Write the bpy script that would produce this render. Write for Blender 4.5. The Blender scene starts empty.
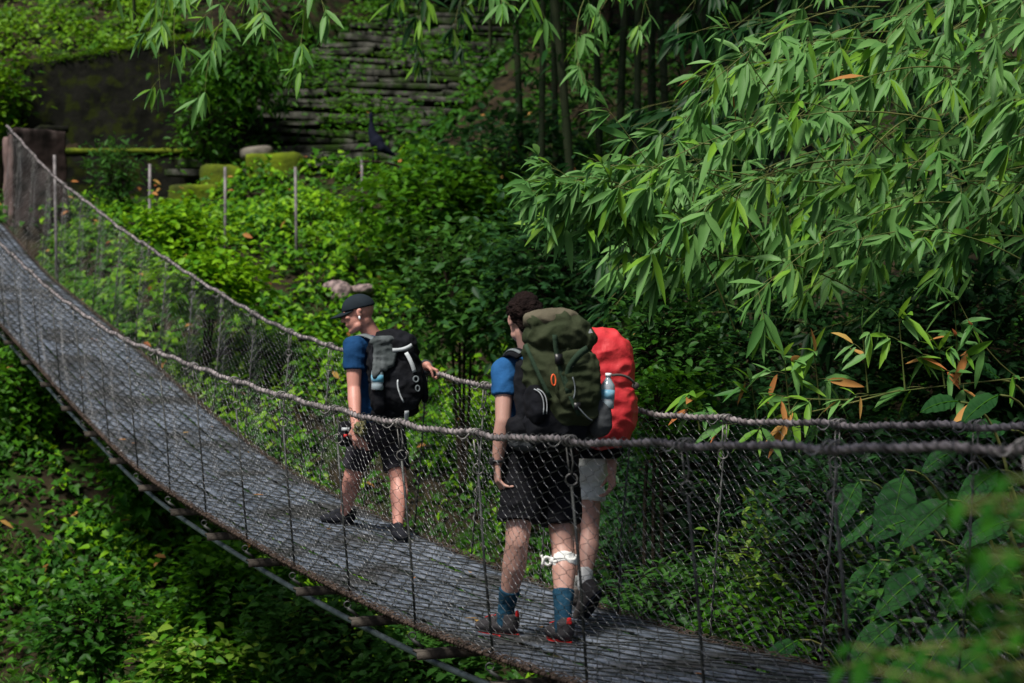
import bpy, math, random
import numpy as np
from mathutils import Vector, noise, Matrix
random.seed(7); rng=np.random.default_rng(11)
C=bpy.context.scene.collection
F_PX=2000.0
def V(px,py,d): return np.array([(px-512)/F_PX*d, d, (341.5-py)/F_PX*d])
def nz(v):
    v=np.asarray(v,float); n=np.linalg.norm(v,axis=-1,keepdims=True); return v/np.maximum(n,1e-9)
UP=np.array([0,0,1.0])
FW=nz(np.array([-.433,.968,0])); RT=np.array([FW[1],-FW[0],0])      # along the bridge, and across it

# ------------------------------------------------------------------ materials
def mat(name,c1,c2=None,scale=6,rough=.7,metal=0,bump=0,bscale=40,trans=0,island=0,spec=.5,alpha=None,c3=None,s3=1.2,detail=4,stretch=None):
    m=bpy.data.materials.new(name); m.use_nodes=True; nt=m.node_tree; N=nt.nodes; Lk=nt.links
    b=N['Principled BSDF']; out=N['Material Output']
    b.inputs['Roughness'].default_value=rough; b.inputs['Metallic'].default_value=metal
    b.inputs['Specular IOR Level'].default_value=spec if (metal or rough<.55) else min(spec,.15)
    tc=N.new('ShaderNodeTexCoord'); src=tc.outputs['Object']
    if stretch:
        mp=N.new('ShaderNodeMapping'); mp.inputs['Scale'].default_value=stretch; Lk.new(src,mp.inputs[0]); src=mp.outputs[0]
    col=None
    if c2:
        n=N.new('ShaderNodeTexNoise'); n.inputs['Scale'].default_value=scale; n.inputs['Detail'].default_value=detail
        Lk.new(src,n.inputs['Vector'])
        fac=n.outputs['Fac']
        mr=N.new('ShaderNodeMapRange'); mr.inputs[1].default_value=.36; mr.inputs[2].default_value=.64; Lk.new(fac,mr.inputs[0]); fac=mr.outputs[0]
        if island:
            g=N.new('ShaderNodeNewGeometry'); mx=N.new('ShaderNodeMix'); mx.inputs[0].default_value=island
            Lk.new(fac,mx.inputs[2]); Lk.new(g.outputs['Random Per Island'],mx.inputs[3]); fac=mx.outputs[0]
        mix=N.new('ShaderNodeMix'); mix.data_type='RGBA'
        mix.inputs[6].default_value=(*c1,1); mix.inputs[7].default_value=(*c2,1); Lk.new(fac,mix.inputs[0]); col=mix.outputs[2]
        if c3:
            n3=N.new('ShaderNodeTexNoise'); n3.inputs['Scale'].default_value=s3; n3.inputs['Detail'].default_value=5
            Lk.new(src,n3.inputs['Vector'])
            r3=N.new('ShaderNodeMapRange'); r3.inputs[1].default_value=.5; r3.inputs[2].default_value=.62; Lk.new(n3.outputs['Fac'],r3.inputs[0])
            m3=N.new('ShaderNodeMix'); m3.data_type='RGBA'; m3.inputs[7].default_value=(*c3,1)
            Lk.new(col,m3.inputs[6]); Lk.new(r3.outputs[0],m3.inputs[0]); col=m3.outputs[2]
        Lk.new(col,b.inputs['Base Color'])
    else: b.inputs['Base Color'].default_value=(*c1,1)
    if bump:
        nb=N.new('ShaderNodeTexNoise'); nb.inputs['Scale'].default_value=bscale; nb.inputs['Detail'].default_value=5; Lk.new(src,nb.inputs['Vector'])
        bp=N.new('ShaderNodeBump'); bp.inputs['Strength'].default_value=bump; bp.inputs['Distance'].default_value=.02
        Lk.new(nb.outputs['Fac'],bp.inputs['Height']); Lk.new(bp.outputs[0],b.inputs['Normal'])
    if trans:
        t=N.new('ShaderNodeBsdfTranslucent'); ms=N.new('ShaderNodeMixShader'); ms.inputs[0].default_value=trans
        if col: 
            hs=N.new('ShaderNodeHueSaturation'); hs.inputs['Hue'].default_value=.485; hs.inputs['Value'].default_value=1.5; Lk.new(col,hs.inputs['Color']); Lk.new(hs.outputs[0],t.inputs['Color'])
        else: t.inputs['Color'].default_value=(*c1,1)
        Lk.new(b.outputs[0],ms.inputs[1]); Lk.new(t.outputs[0],ms.inputs[2]); Lk.new(ms.outputs[0],out.inputs['Surface'])
    if alpha is not None: b.inputs['Transmission Weight'].default_value=alpha
    return m
M={}
def leafmat(k,c1,c2,isl=.55,rough=.5,scale=1.2,tr=.28,spec=.2,**kw): M[k]=mat(k,c1,c2,scale=scale,rough=rough,trans=tr,island=isl,spec=spec,**kw)
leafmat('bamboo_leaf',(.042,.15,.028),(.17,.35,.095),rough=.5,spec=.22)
leafmat('bamboo_dark',(.004,.028,.006),(.016,.07,.012),rough=.5)  # shade between the lit bamboo leaves put into a darker leaf colour
leafmat('bamboo_young',(.09,.24,.02),(.20,.38,.035))
leafmat('leaf_dry',(.40,.11,.04),(.55,.36,.10),rough=.7)
leafmat('leaf_yellow',(.40,.36,.03),(.22,.30,.03))
leafmat('cover_bright',(.03,.16,.005),(.24,.46,.010),scale=.9)  # sunlight on the bank put into the leaf colour
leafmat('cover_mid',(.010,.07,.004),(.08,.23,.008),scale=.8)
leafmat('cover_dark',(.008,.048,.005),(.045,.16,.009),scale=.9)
leafmat('grass_lit',(.018,.10,.003),(.17,.34,.008),scale=.8)
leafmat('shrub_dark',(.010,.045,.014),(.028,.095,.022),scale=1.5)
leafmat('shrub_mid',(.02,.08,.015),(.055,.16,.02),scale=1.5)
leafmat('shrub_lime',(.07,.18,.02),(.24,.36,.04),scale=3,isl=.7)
leafmat('big_leaf',(.005,.035,.010),(.025,.095,.022),rough=.75,spec=.1,scale=5,isl=.4)
leafmat('fore_leaf',(.006,.055,.002),(.025,.12,.004))
M['soil']=mat('soil',(.007,.006,.003),(.036,.026,.014),scale=5,rough=.95,bump=1,bscale=9,c3=(.015,.04,.004),s3=2.2,detail=9)
M['bark']=mat('bark',(.015,.012,.008),(.04,.03,.02),scale=12,rough=.9)
M['culm']=mat('culm',(.02,.035,.014),(.05,.06,.03),scale=3,rough=.6)
M['twig']=mat('twig',(.10,.06,.035),(.20,.14,.07),scale=8,rough=.7)
M['green_twig']=mat('green_twig',(.08,.12,.03),(.15,.15,.05),scale=8,rough=.6)
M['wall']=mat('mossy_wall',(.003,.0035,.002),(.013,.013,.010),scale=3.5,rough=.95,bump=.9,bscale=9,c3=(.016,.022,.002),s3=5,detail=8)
M['moss']=mat('moss_edge',(.06,.09,.008),(.14,.18,.015),scale=4,rough=1,bump=.8,bscale=25)
M['mossblock']=mat('mossy_block',(.035,.045,.010),(.13,.18,.010),scale=2.2,rough=1,bump=.7,bscale=20,detail=7)
M['stone']=mat('stone_step',(.010,.012,.008),(.10,.10,.085),scale=4.5,rough=.9,bump=1,bscale=12,c3=(.022,.05,.006),s3=2.2,detail=8)
M['slab']=mat('grey_slab',(.10,.09,.075),(.22,.20,.17),scale=4,rough=.9,bump=.5,bscale=16)
M['pillar_dark']=mat('pillar_render',(.010,.007,.006),(.045,.028,.025),scale=2,rough=.9,bump=.4,bscale=10,c3=(.06,.045,.042),s3=2.6,stretch=(1,1,.5),detail=8)
M['pillar_pink']=mat('pillar_side',(.10,.065,.06),(.26,.18,.165),scale=2,rough=.9,bump=.3)
M['post']=mat('post_metal',(.10,.09,.095),(.22,.20,.205),scale=9,rough=.7,metal=.2)
M['rock']=mat('rock',(.07,.055,.055),(.36,.27,.26),scale=14,rough=.9,bump=.5,bscale=30)
M['cable']=mat('wire_rope',(.085,.073,.073),(.42,.365,.365),scale=14,rough=.6,metal=.25)
M['wire']=mat('net_wire',(.055,.057,.06),(.30,.30,.305),scale=5,rough=.36,metal=.8)
M['rod']=mat('hanger_rod',(.03,.032,.033),(.09,.095,.09),scale=10,rough=.6,metal=.4)
M['coil']=mat('coil_wire',(.10,.10,.095),(.30,.285,.27),scale=20,rough=.5,metal=.5)
M['deck']=mat('deck_strip',(.085,.105,.135),(.20,.23,.285),scale=6,rough=.5,metal=.2,c3=(.055,.055,.055),s3=1.3,stretch=(1,1,1),detail=7,bump=.2,bscale=30)
M['beam']=mat('cross_beam',(.035,.03,.026),(.09,.078,.066),scale=8,rough=.85,bump=.4)
M['tube']=mat('support_cable',(.08,.105,.11),(.16,.20,.205),scale=6,rough=.5,metal=.3)
M['fringe']=mat('rust_wire',(.03,.022,.018),(.10,.07,.055),scale=14,rough=.85)
def skinmat(n,c1,c2): 
    m=mat(n,c1,c2,scale=14,rough=.5); b=m.node_tree.nodes['Principled BSDF']
    b.inputs['Subsurface Weight'].default_value=.12; b.inputs['Subsurface Radius'].default_value=(.02,.008,.005); return m
M['skin']=skinmat('skin',(.49,.275,.22),(.52,.295,.24)); M['skin_red']=skinmat('skin_tan',(.58,.27,.21),(.61,.29,.23))
def cloth(k,c,c2=None,r=.85,b=.35,bs=25): M[k]=mat(k,c,c2 or tuple(x*1.35+.002 for x in c),scale=7,rough=r,bump=b,bscale=bs)
cloth('shirt_navy',(.006,.040,.115)); cloth('shirt_blue',(.014,.078,.21)); cloth('shorts_black',(.004,.004,.006)); cloth('shorts_char',(.026,.024,.031))
cloth('shorts_white',(.62,.65,.64)); cloth('shirt_grey',(.05,.055,.06)); cloth('sock_blue',(.010,.045,.08)); cloth('sock_white',(.6,.6,.58)); cloth('shoe_black',(.012,.013,.018))
cloth('shoe_grey',(.035,.033,.036)); cloth('shoe_tan',(.08,.07,.065)); cloth('red',(.5,.02,.02),r=.6); cloth('hair',(.006,.003,.003),(.02,.010,.008),b=1,bs=120)
cloth('cap',(.010,.016,.022),r=.8,b=.1); cloth('pack_black',(.004,.0045,.006),(.010,.011,.015)); cloth('pack_green',(.026,.036,.016),(.045,.055,.028)); cloth('pack_tan',(.10,.088,.06))
cloth('strap_green',(.022,.042,.025)); cloth('strap_grey',(.13,.15,.16)); cloth('strap_light',(.40,.43,.45)); cloth('jacket_grey',(.04,.05,.052),(.11,.125,.13)); cloth('cover_red',(.58,.025,.035),(.68,.05,.055),r=.45,b=.5,bs=14)
cloth('white_cloth',(.75,.75,.73)); cloth('olive_cloth',(.07,.075,.03),(.16,.15,.07),b=1,bs=60); cloth('orange',(.8,.12,.03),r=.4); cloth('navy_rag',(.004,.006,.016)); cloth('dark_plastic',(.01,.01,.012),r=.4,b=.02)
cloth('cap_white',(.8,.82,.84),r=.4,b=0); cloth('label_blue',(.12,.38,.55),(.45,.62,.70),r=.4,b=0)
M['bottle']=mat('bottle_plastic',(.55,.68,.75),rough=.12,alpha=.45,spec=.6)
M['eye']=mat('eye',(.05,.04,.035),rough=.2)

# ------------------------------------------------------------------ mesh helpers
class MB:
    def __init__(s): s.v=[]; s.f=[]; s.n=0
    def add(s,v,f):
        v=np.asarray(v,float).reshape(-1,3); s.v.append(v)
        s.f.append((np.asarray(f)+s.n)); s.n+=len(v); return s
    def build(s,name,m,parent=None,smooth=True):
        me=bpy.data.meshes.new(name)
        v=np.concatenate(s.v); me.vertices.add(len(v)); me.vertices.foreach_set('co',v.astype(np.float32).ravel())
        tot=sum(f.size for f in s.f); me.loops.add(tot)
        me.loops.foreach_set('vertex_index',np.concatenate([f.ravel() for f in s.f]).astype(np.int32))
        st=[];k=0
        for f in s.f:
            a,b=f.shape; st.append(k+np.arange(a)*b); k+=a*b
        st=np.concatenate(st).astype(np.int32); me.polygons.add(len(st)); me.polygons.foreach_set('loop_start',st)
        me.update(calc_edges=True); me.validate()
        if smooth: me.shade_smooth()
        me.materials.append(M[m] if isinstance(m,str) else m)
        o=bpy.data.objects.new(name,me); C.objects.link(o)
        if parent: o.parent=parent; o.matrix_parent_inverse=Matrix.Translation(-parent.location)
        return o
def tag(o,label=None,cat=None,group=None,kind=None):
    if label:o['label']=label
    if cat:o['category']=cat
    if group:o['group']=group
    if kind:o['kind']=kind
    return o
def thing(name,loc,label,cat,group=None):
    o=bpy.data.objects.new(name,None); C.objects.link(o); o.location=Vector([float(a) for a in loc]); o.empty_display_size=.2
    return tag(o,label,cat,group)
def frames(P,ref=None):
    T=np.gradient(P,axis=-2); T=nz(T)
    r=np.array([.31,.17,.93]) if ref is None else np.asarray(ref,float)
    A=nz(np.cross(T,r)); B=np.cross(T,A); return T,A,B
def tube(P,r,sides=6,ref=None,cap=True):
    """P (M,N,3) or (N,3): swept tubes; r scalar or (N,) or (M,N)"""
    P=np.asarray(P,float)
    if P.ndim==2:P=P[None]
    Mn,N,_=P.shape; P=P+np.linspace(0,1e-5,N)[None,:,None]; T,A,B=frames(P,ref); r=np.broadcast_to(np.asarray(r,float),(Mn,N))
    a=np.arange(sides)/sides*2*np.pi
    v=P[:,:,None]+r[:,:,None,None]*(np.cos(a)[:,None]*A[:,:,None]+np.sin(a)[:,None]*B[:,:,None])
    i=np.arange(N-1)[:,None]*sides; j=np.arange(sides)[None]; j2=(j+1)%sides
    q=np.stack([i+j,i+j2,i+sides+j2,i+sides+j],-1).reshape(-1,4)
    q=(q[None]+(np.arange(Mn)*N*sides)[:,None,None]).reshape(-1,4)
    return v.reshape(-1,3),q
def addtube(mb,P,r,sides=6,ref=None,cap=True):
    P=np.asarray(P,float); v,q=tube(P,r,sides,ref); mb.add(v,q)
    if cap:
        Mn=1 if P.ndim==2 else P.shape[0]; N=P.shape[-2]
        base=mb.n-len(v)
        for k in range(Mn):
            s0=k*N*sides; mb.f.append(np.array([[base+s0+j for j in range(sides)][::-1]])); e=s0+(N-1)*sides
            mb.f.append(np.array([[base+e+j for j in range(sides)]]))
    return mb
def box(mb,c,ax,h,taper=1.0):
    """box at centre c, axes ax (3 rows), half sizes h"""
    ax=np.asarray(ax,float); c=np.asarray(c,float); v=[]
    for z in(-1,1):
        for y in(-1,1):
            for x in(-1,1):
                t=taper if z>0 else 1
                v.append(c+ax[0]*h[0]*x*t+ax[1]*h[1]*y*t+ax[2]*h[2]*z)
    mb.add(v,[[0,2,3,1],[4,5,7,6],[0,1,5,4],[2,6,7,3],[0,4,6,2],[1,3,7,5]]); return mb
def bez(p0,p1,p2,n=12):
    t=np.linspace(0,1,n)[:,None]; p0,p1,p2=map(lambda a:np.asarray(a,float),(p0,p1,p2))
    return (1-t)**2*p0+2*t*(1-t)*p1+t*t*p2
def rcone(mb,p0,r0,p1,r1,sides=14,flat=(0,0),n=4,sq=None,axes=None):
    """tapered limb with round or flat ends; sq = flattening (a,b) along axes"""
    p0=np.asarray(p0,float);p1=np.asarray(p1,float); d=p1-p0; L=np.linalg.norm(d); d=d/max(L,1e-6)
    if axes is not None: A=nz(np.asarray(axes,float)-d*np.dot(axes,d))
    else: A=nz(np.cross(d,[.3,.9,.2] if abs(d[1])<.8 else [1,0,.1]))
    B=np.cross(d,A); pts=[];rs=[]
    if not flat[0]:
        for k in range(n): a=math.pi/2*(1-k/n); pts.append(p0-d*r0*math.sin(a)); rs.append(max(r0*math.cos(a),1e-4))
    else: pts.append(p0); rs.append(1e-4)
    pts.append(p0); rs.append(r0); pts.append(p1); rs.append(r1)
    if not flat[1]:
        for k in range(1,n+1): a=math.pi/2*k/n; pts.append(p1+d*r1*math.sin(a)); rs.append(max(r1*math.cos(a),1e-4))
    else: pts.append(p1); rs.append(1e-4)
    sa,sb=sq or (1,1); th=np.arange(sides)/sides*2*np.pi
    v=np.array([p+r*(np.cos(t)*A*sa+np.sin(t)*B*sb) for p,r in zip(pts,rs) for t in th])
    N=len(pts); i=np.arange(N-1)[:,None]*sides; j=np.arange(sides)[None]; j2=(j+1)%sides
    mb.add(v,np.stack([i+j,i+j2,i+sides+j2,i+sides+j],-1).reshape(-1,4)); return mb
def sell(mb,c,ax,h,e=1.0,nu=24,nv=14,e2=None):
    """superellipsoid: e=1 ellipsoid, e<1 boxier"""
    ax=np.asarray(ax,float); c=np.asarray(c,float); e2=e2 or e
    f=lambda x,p:np.sign(x)*np.abs(x)**p
    u=np.arange(nu)/nu*2*np.pi; w=np.linspace(-np.pi/2,np.pi/2,nv)
    U,W=np.meshgrid(u,w); x=f(np.cos(W),e2)*f(np.cos(U),e)*h[0]; y=f(np.cos(W),e2)*f(np.sin(U),e)*h[1]; z=f(np.sin(W),e2)*h[2]
    v=c+x[...,None]*ax[0]+y[...,None]*ax[1]+z[...,None]*ax[2]
    i=np.arange(nv-1)[:,None]*nu; j=np.arange(nu)[None]; j2=(j+1)%nu
    mb.add(v.reshape(-1,3),np.stack([i+j,i+j2,i+nu+j2,i+nu+j],-1).reshape(-1,4)); return mb
def ruffle(me,fn):
    n=len(me.vertices); co=np.empty(n*3,np.float32); no=np.empty(n*3,np.float32); me.vertices.foreach_get('co',co); me.vertex_normals.foreach_get('vector',no)
    co=co.reshape(-1,3); no=no.reshape(-1,3); d=np.array([fn(Vector(p)) for p in co.tolist()],np.float32); me.vertices.foreach_set('co',(co+no*d[:,None]).ravel()); me.update()
def remesh(o,vox=.006,smooth=4,wr=0,ws=9,fac=.5):
    """fuse overlapping closed shells of o into one continuous skin"""
    m=o.modifiers.new('r','REMESH'); m.mode='VOXEL'; m.voxel_size=vox
    if smooth: s=o.modifiers.new('s','SMOOTH'); s.iterations=smooth; s.factor=fac
    dg=bpy.context.evaluated_depsgraph_get(); me=bpy.data.meshes.new_from_object(o.evaluated_get(dg)); o.modifiers.clear()
    mats=list(o.data.materials); o.data=me; me.materials.clear()
    for x in mats: me.materials.append(x)
    if wr: ruffle(me,lambda p:wr*((1-2*abs(noise.noise(Vector((p.x*ws,p.y*ws,p.z*ws*1.6)))))+.5*noise.noise(p*ws*2.7)-.5))
    me.shade_smooth(); return o

# leaves ---------------------------------------------------------------------
SH={'bamboo':([0,.12,.4,.7,.9,1],[.05,.62,1,.72,.3,.0]),'oval':([0,.3,.68,1],[.08,.95,.8,0]),'heart':([0,.2,.55,1],[.35,1,.75,0]),'dia':([0,.45,1],[.05,1,0]),
    'big':([0,.08,.22,.4,.58,.76,.9,1],[.08,.55,.9,1,.9,.66,.32,0]),'blade':([0,.5,1],[.5,.8,0])}
def leafset(mb,P,D,N,L,W,kind='oval',droop=.15,fold=.18):
    ts,ws=SH[kind]; P=np.asarray(P,float).reshape(-1,3); n=len(P)
    if n==0:return mb
    D=nz(np.broadcast_to(D,(n,3))); S=nz(np.cross(D,np.broadcast_to(N,(n,3)))); Nn=np.cross(S,D)
    L=np.broadcast_to(L,(n,))[:,None]; W=np.broadcast_to(W,(n,))[:,None]; dr=np.broadcast_to(droop,(n,))[:,None]
    rows=[]
    for t,w in zip(ts,ws):
        c=P+D*L*t-UP*dr*L*t*t
        hw=W*.5*w
        rows+= [c+S*hw+Nn*hw*fold*2, c, c-S*hw+Nn*hw*fold*2]
    v=np.stack(rows,1); T=len(ts); q=[]
    for i in range(T-1):
        a=i*3; q+=[[a,a+1,a+4,a+3],[a+1,a+2,a+5,a+4]]
    q=np.array(q)[None]+(np.arange(n)*T*3)[:,None,None]
    mb.add(v.reshape(-1,3),q.reshape(-1,4)); return mb
def rdir(n,up=0,ho=1):
    a=rng.uniform(0,2*np.pi,n); v=np.stack([np.cos(a)*ho,np.sin(a)*ho,np.full(n,up,float)+rng.normal(0,.3,n)],-1); return nz(v)

# ------------------------------------------------------------------ terrain
def relu(x): return np.maximum(x,0)
def stair_line(Y): k=(Y-32)/8.0; return -3.75+k*2.75
def stair_z(Y): return 2.75+(Y-32)*.50
_ph=rng.uniform(0,6.28,(10,2))
def und(X,Y):
    o=0
    for i,(fx,fy,a) in enumerate([(.5,.3,.28),(-.35,.6,.25),(1.1,.9,.13),(-1.3,.8,.12),(2.3,-1.9,.06),(2.7,2.1,.06)]): o=o+a*np.sin(fx*X+fy*Y+_ph[i,0])
    return o
def G(X,Y):
    X=np.asarray(X,float);Y=np.asarray(Y,float)
    b=.5*(Y-24.5)-.42+1.05*relu(X-.6)*np.clip((34-Y)/12,.15,1)+und(X,Y)*.38
    # terrace below the mossy wall, bank behind it
    left=(X<-4.2)
    t=np.clip((-4.0-X)/1.2,0,1)
    terr=np.where(Y<33.05,np.minimum(b,1.35+.22*relu(Y-28)),4.35+.5*(Y-33)+und(X,Y)*.5)
    b=b*(1-t)+terr*t
    sx=np.abs(X-stair_line(Y)); m=np.clip(1-(sx-1.9)/.6,0,1)*(Y>30.5)*(Y<44)
    b=b*(1-m)+np.minimum(b,stair_z(Y)-.35)*m
    bank=-1.65-.85*relu(Y-1.2)-.1*np.abs(X)*0
    return np.maximum(np.maximum(b,-7+und(X,Y)*.4),bank)
_G0=G
def G(X,Y):
    h=_G0(X,Y); X=np.asarray(X,float);Y=np.asarray(Y,float)
    s=((X-.355-.55)*-.433+(Y-8.98-.245)*.968)/1.1245; off=np.abs((X-.905)*.913+(Y-9.225)*.408)
    m=np.clip(1-(off-.9)/1.1,0,1)*(s>-5)*(s<20.6)
    return np.where(m>0,h*(1-m)+np.minimum(h,zd(np.clip(s,-9,22))-.55)*m,h)
def terrain():
    xs=np.concatenate([np.arange(-90,-24,6),np.arange(-24,24,.3),np.arange(24,91,6)]); ys=np.concatenate([np.arange(-40,-4,4),np.arange(-4,50,.3),np.arange(50,140,6)])
    X,Y=np.meshgrid(xs,ys); Z=G(X,Y); v=np.stack([X,Y,Z],-1).reshape(-1,3); nx,ny=len(xs),len(ys)
    i=np.arange(ny-1)[:,None]*nx; j=np.arange(nx-1)[None]
    mb=MB().add(v,np.stack([i+j,i+j+1,i+nx+j+1,i+nx+j],-1).reshape(-1,4))
    tag(mb.build('hillside','soil'),kind='structure')

# ------------------------------------------------------------------ the bridge
_s=np.array([-9,-6,-3,0,1,2,4,6,8,9,10,11,13,15,17.6,19,20.5,22.])
_z=np.array([-.75,-1.13,-1.43,-1.55,-1.56,-1.555,-1.45,-1.285,-1.08,-.90,-.70,-.50,-.06,.36,.87,1.25,1.68,2.05])
_fs=np.linspace(-9.5,22.5,641); _fz=np.interp(_fs,_s,_z); _fz[_fs>22]=2.05+(_fs[_fs>22]-22)*.3; _fz[_fs<-9]=-.75-(_fs[_fs<-9]+9)*.13
_k=np.hanning(61); _k/=_k.sum(); _fz=np.convolve(np.pad(_fz,30,'reflect',reflect_type='odd'),_k,'valid')
def zd(s): return np.interp(s,_fs,_fz)
def DK(s,t=0,up=0):
    """deck point: station s (away), t metres across from the near edge"""
    s=np.asarray(s,float); t=np.asarray(t,float)
    return np.stack([.355-.433*s+RT[0]*t, 8.98+.968*s+RT[1]*t, zd(s)+up+0*t],-1)
WD=1.2
def Hn(s): return np.interp(s,[-9,7,11,15,20],[1.1,1.1,.99,1.0,1.3])
def Hf(s): return np.interp(s,[-9,14,17,21],[1.15,1.15,1.28,1.42])
def cab(s,side,up=0):
    s=np.asarray(s,float)
    return DK(s,-.11 if side==0 else WD+.11,(Hn(s) if side==0 else Hf(s))+up)
def deck_at(px,py,lift=0):
    d=np.linspace(7,22,3000); X=(px-512)/F_PX*d; Z=(341.5-py)/F_PX*d
    s=((X-.355)*-.433+(d-8.98)*.968)/(.433**2+.968**2); k=np.argmin(np.abs(Z-zd(s)-lift)); return np.array([X[k],d[k],Z[k]])
S0,S1=-8.6,21.0; SP=1.0604
def bridge():
    T=thing('suspension_bridge',DK(6,.6),'long sagging footbridge of grey strips hung from wire cables with chain link sides','bridge')
    # deck strips
    ns=14; w=WD/ns; ss=np.linspace(S0,S1+.5,240)
    for k in range(ns):
        mb=MB(); t0=k*w+.008; t1=(k+1)*w-.008; dz=rng.uniform(-.006,.006)+.004*np.sin(ss*2.1+k*1.7)+.003*np.sin(ss*5.3+k*2.9)
        rows=[]
        for tt,zz in((t0,0),(t0,-.012),(t1,-.012),(t1,0)): rows.append(DK(ss,tt)+np.array([0,0,1])*(zz+dz)[:,None])
        v=np.stack(rows,1).reshape(-1,3); i=np.arange(len(ss)-1)[:,None]*4; j=np.arange(4)[None]; j2=(j+1)%4
        mb.add(v,np.stack([i+j,i+j2,i+4+j2,i+4+j],-1).reshape(-1,4))
        mb.build('deck_strip','deck',T,smooth=False)
    # wire mesh laid over the deck
    n=int((S1-S0)*SP/.12); st=S0+np.arange(n)*.12/SP; K=20; u=np.linspace(0,1,K+1)
    tri=np.where(np.arange(K+1)%2==0,-.5,.5)
    sg=st[:,None]+tri[None]*.12/SP*np.where(np.arange(n)%2==0,1,-1)[:,None]*.96
    P=DK(sg,u[None]*WD+0*sg,.008+.004*(np.arange(K+1)%2)[None]+.006*np.sin(sg*9)); mb=MB(); v,q=tube(P,.0042,4); mb.add(v,q); mb.build('deck_mesh','rod',T)
    for side in(0,1):
        # chain link net
        nm=17.0; n=int((S1-S0)*nm); KP=16; q_=.62; sgn=-1 if side==0 else 1; m=np.arange(-1,KP+1)
        idx=np.arange(n); phi=(idx*-q_)%1.0
        vL=(m[None]+phi[:,None]); vR=vL+q_          # left bend, then (long stroke) right bend further down
        vv=np.stack([vL-.10,vL+.10,vL+q_*.5,vR-.10,vR+.10,vR+(1-q_)*.5],-1).reshape(n,-1)/KP; hh=np.tile(np.array([.46,.5,0,-.46,-.5,0]),len(m))[None]+0*vv
        dd=np.tile(np.array([0,.3,1,.3,0,-1]),len(m))[None]*.004
        vc=np.clip(vv,0,1); hh=hh*(vv>-.02)*(vv<1.02)
        s0=S0+idx/nm; sg=s0[:,None]+hh/nm*.92+.012*np.sin(s0[:,None]*3.1+vc*5)+.03*np.sin(s0*.9)[:,None]*(1-vc); u=1-vc
        a=DK(sg,(-.01 if side==0 else WD+.01),-.01); b=cab(sg,side)
        bulge=(.05*np.sin(np.pi*u)*(1+.6*np.sin(sg*2*np.pi))+dd)*sgn
        Q=a*(1-u[...,None])+b*u[...,None]+bulge[...,None]*np.array([RT[0],RT[1],0])
        mb=MB(); v,q=tube(Q,.00135,4); mb.add(v,q); mb.build('wire_net','wire',T)
        # hand cable: lobed twisted rope
        m=2600; s=np.linspace(S0,S1,m); c=cab(s,side); 
        for i in range(m): pass
        wob=.006*np.sin(s*7)+.004*np.sin(s*13.7); c[:,2]+=wob
        Tn,A,B=frames(c); th=np.arange(12)/12*2*np.pi; ln=s*SP; r=.0138+.0038*np.cos(3*(th[None]-ln[:,None]*2*np.pi/.17)) 
        v=c[:,None]+r[...,None]*(np.cos(th)[None,:,None]*A[:,None]+np.sin(th)[None,:,None]*B[:,None])
        i=np.arange(m-1)[:,None]*12; j=np.arange(12)[None]; mb=MB(); mb.add(v.reshape(-1,3),np.stack([i+j,i+(j+1)%12,i+12+(j+1)%12,i+12+j],-1).reshape(-1,4))
        hc=mb.build('hand_cable','cable',T)
        # lacing wire wound round the cable
        m=5200; s=np.linspace(S0,S1,m); c=cab(s,side); c[:,2]+=.006*np.sin(s*7)+.004*np.sin(s*13.7); Tn,A,B=frames(c); ph=s*SP*2*np.pi/.085+np.sin(s*5)*.8; rr=.021+.004*np.sin(s*23)
        P=c+rr[:,None]*(np.cos(ph)[:,None]*A+np.sin(ph)[:,None]*B); mb=MB(); addtube(mb,P,.0023,4); mb.build('lacing_wire','rod',hc)
        # edge rope and rusty fringe
        s=np.linspace(S0,S1,500); mb=MB(); tt=-.02 if side==0 else WD+.02
        addtube(mb,DK(s,tt,-.012),.011,6); mb.build('edge_rope','fringe',T)
        mb=MB(); s=np.linspace(S0,S1,2600)
        for q in range(4):
            ph=s*SP*2*np.pi/(.07+.02*q)+q+2*np.sin(s*3+q); rr=.020+.010*np.sin(s*11+q*2); c=DK(s,tt,-.006)
            P=c+rr[:,None]*(np.cos(ph)[:,None]*np.array([RT[0],RT[1],0])+np.sin(ph)[:,None]*UP); addtube(mb,P,.0028,3,cap=False)
        mb.build('edge_lacing','fringe',T)
        # hangers
        for k in range(-8,21):
            s=k+.0; top=cab(s,side,-.02); lean=rng.normal(0,.02); bot=DK(s+lean*.5,(-.015 if side==0 else WD+.015),-.02)
            rc=top*.86+bot*.14; h=MB()
            addtube(h,np.array([rc-[0,0,.03],(rc+bot)/2+np.array([rng.normal(0,.008),0,0]),bot]),.0068 if side==0 else .005,6)
            o=h.build('hanger','rod',T)
            if side==1:   # far side: bunched net wire wound round the rod
                w_=MB(); u=np.linspace(0,1,90); c=top*(1-u)[:,None]+bot*u[:,None]; ph=u*80; r_=.008+.006*np.sin(u*37+k)
                P=c+np.stack([np.cos(ph)*r_,np.sin(ph)*r_,0*u],-1); addtube(w_,P,.0026,4); w_.build('net_seam','coil',o)
            x=MB()
            # knot wound round the cable
            m=46; u=np.linspace(0,1,m); cs=cab(s+(u-.5)*.075,side); ph=u*2*np.pi*3.5; rr=.023+.003*np.sin(ph*.5)
            P=cs+rr[:,None]*(np.cos(ph)[:,None]*np.array([RT[0],RT[1],0])+np.sin(ph)[:,None]*UP); addtube(x,P,.0038,5)
            e=P[-1]; addtube(x,bez(e,e+np.array([-.03,0,-.05]),e+np.array([-.06,0,-.01])),.004,4)
            # open ring
            a=np.linspace(.6,6.6,18)+rng.uniform(0,1); ax=nz(np.array([1,.2*rng.normal(),0])); R=.027
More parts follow.
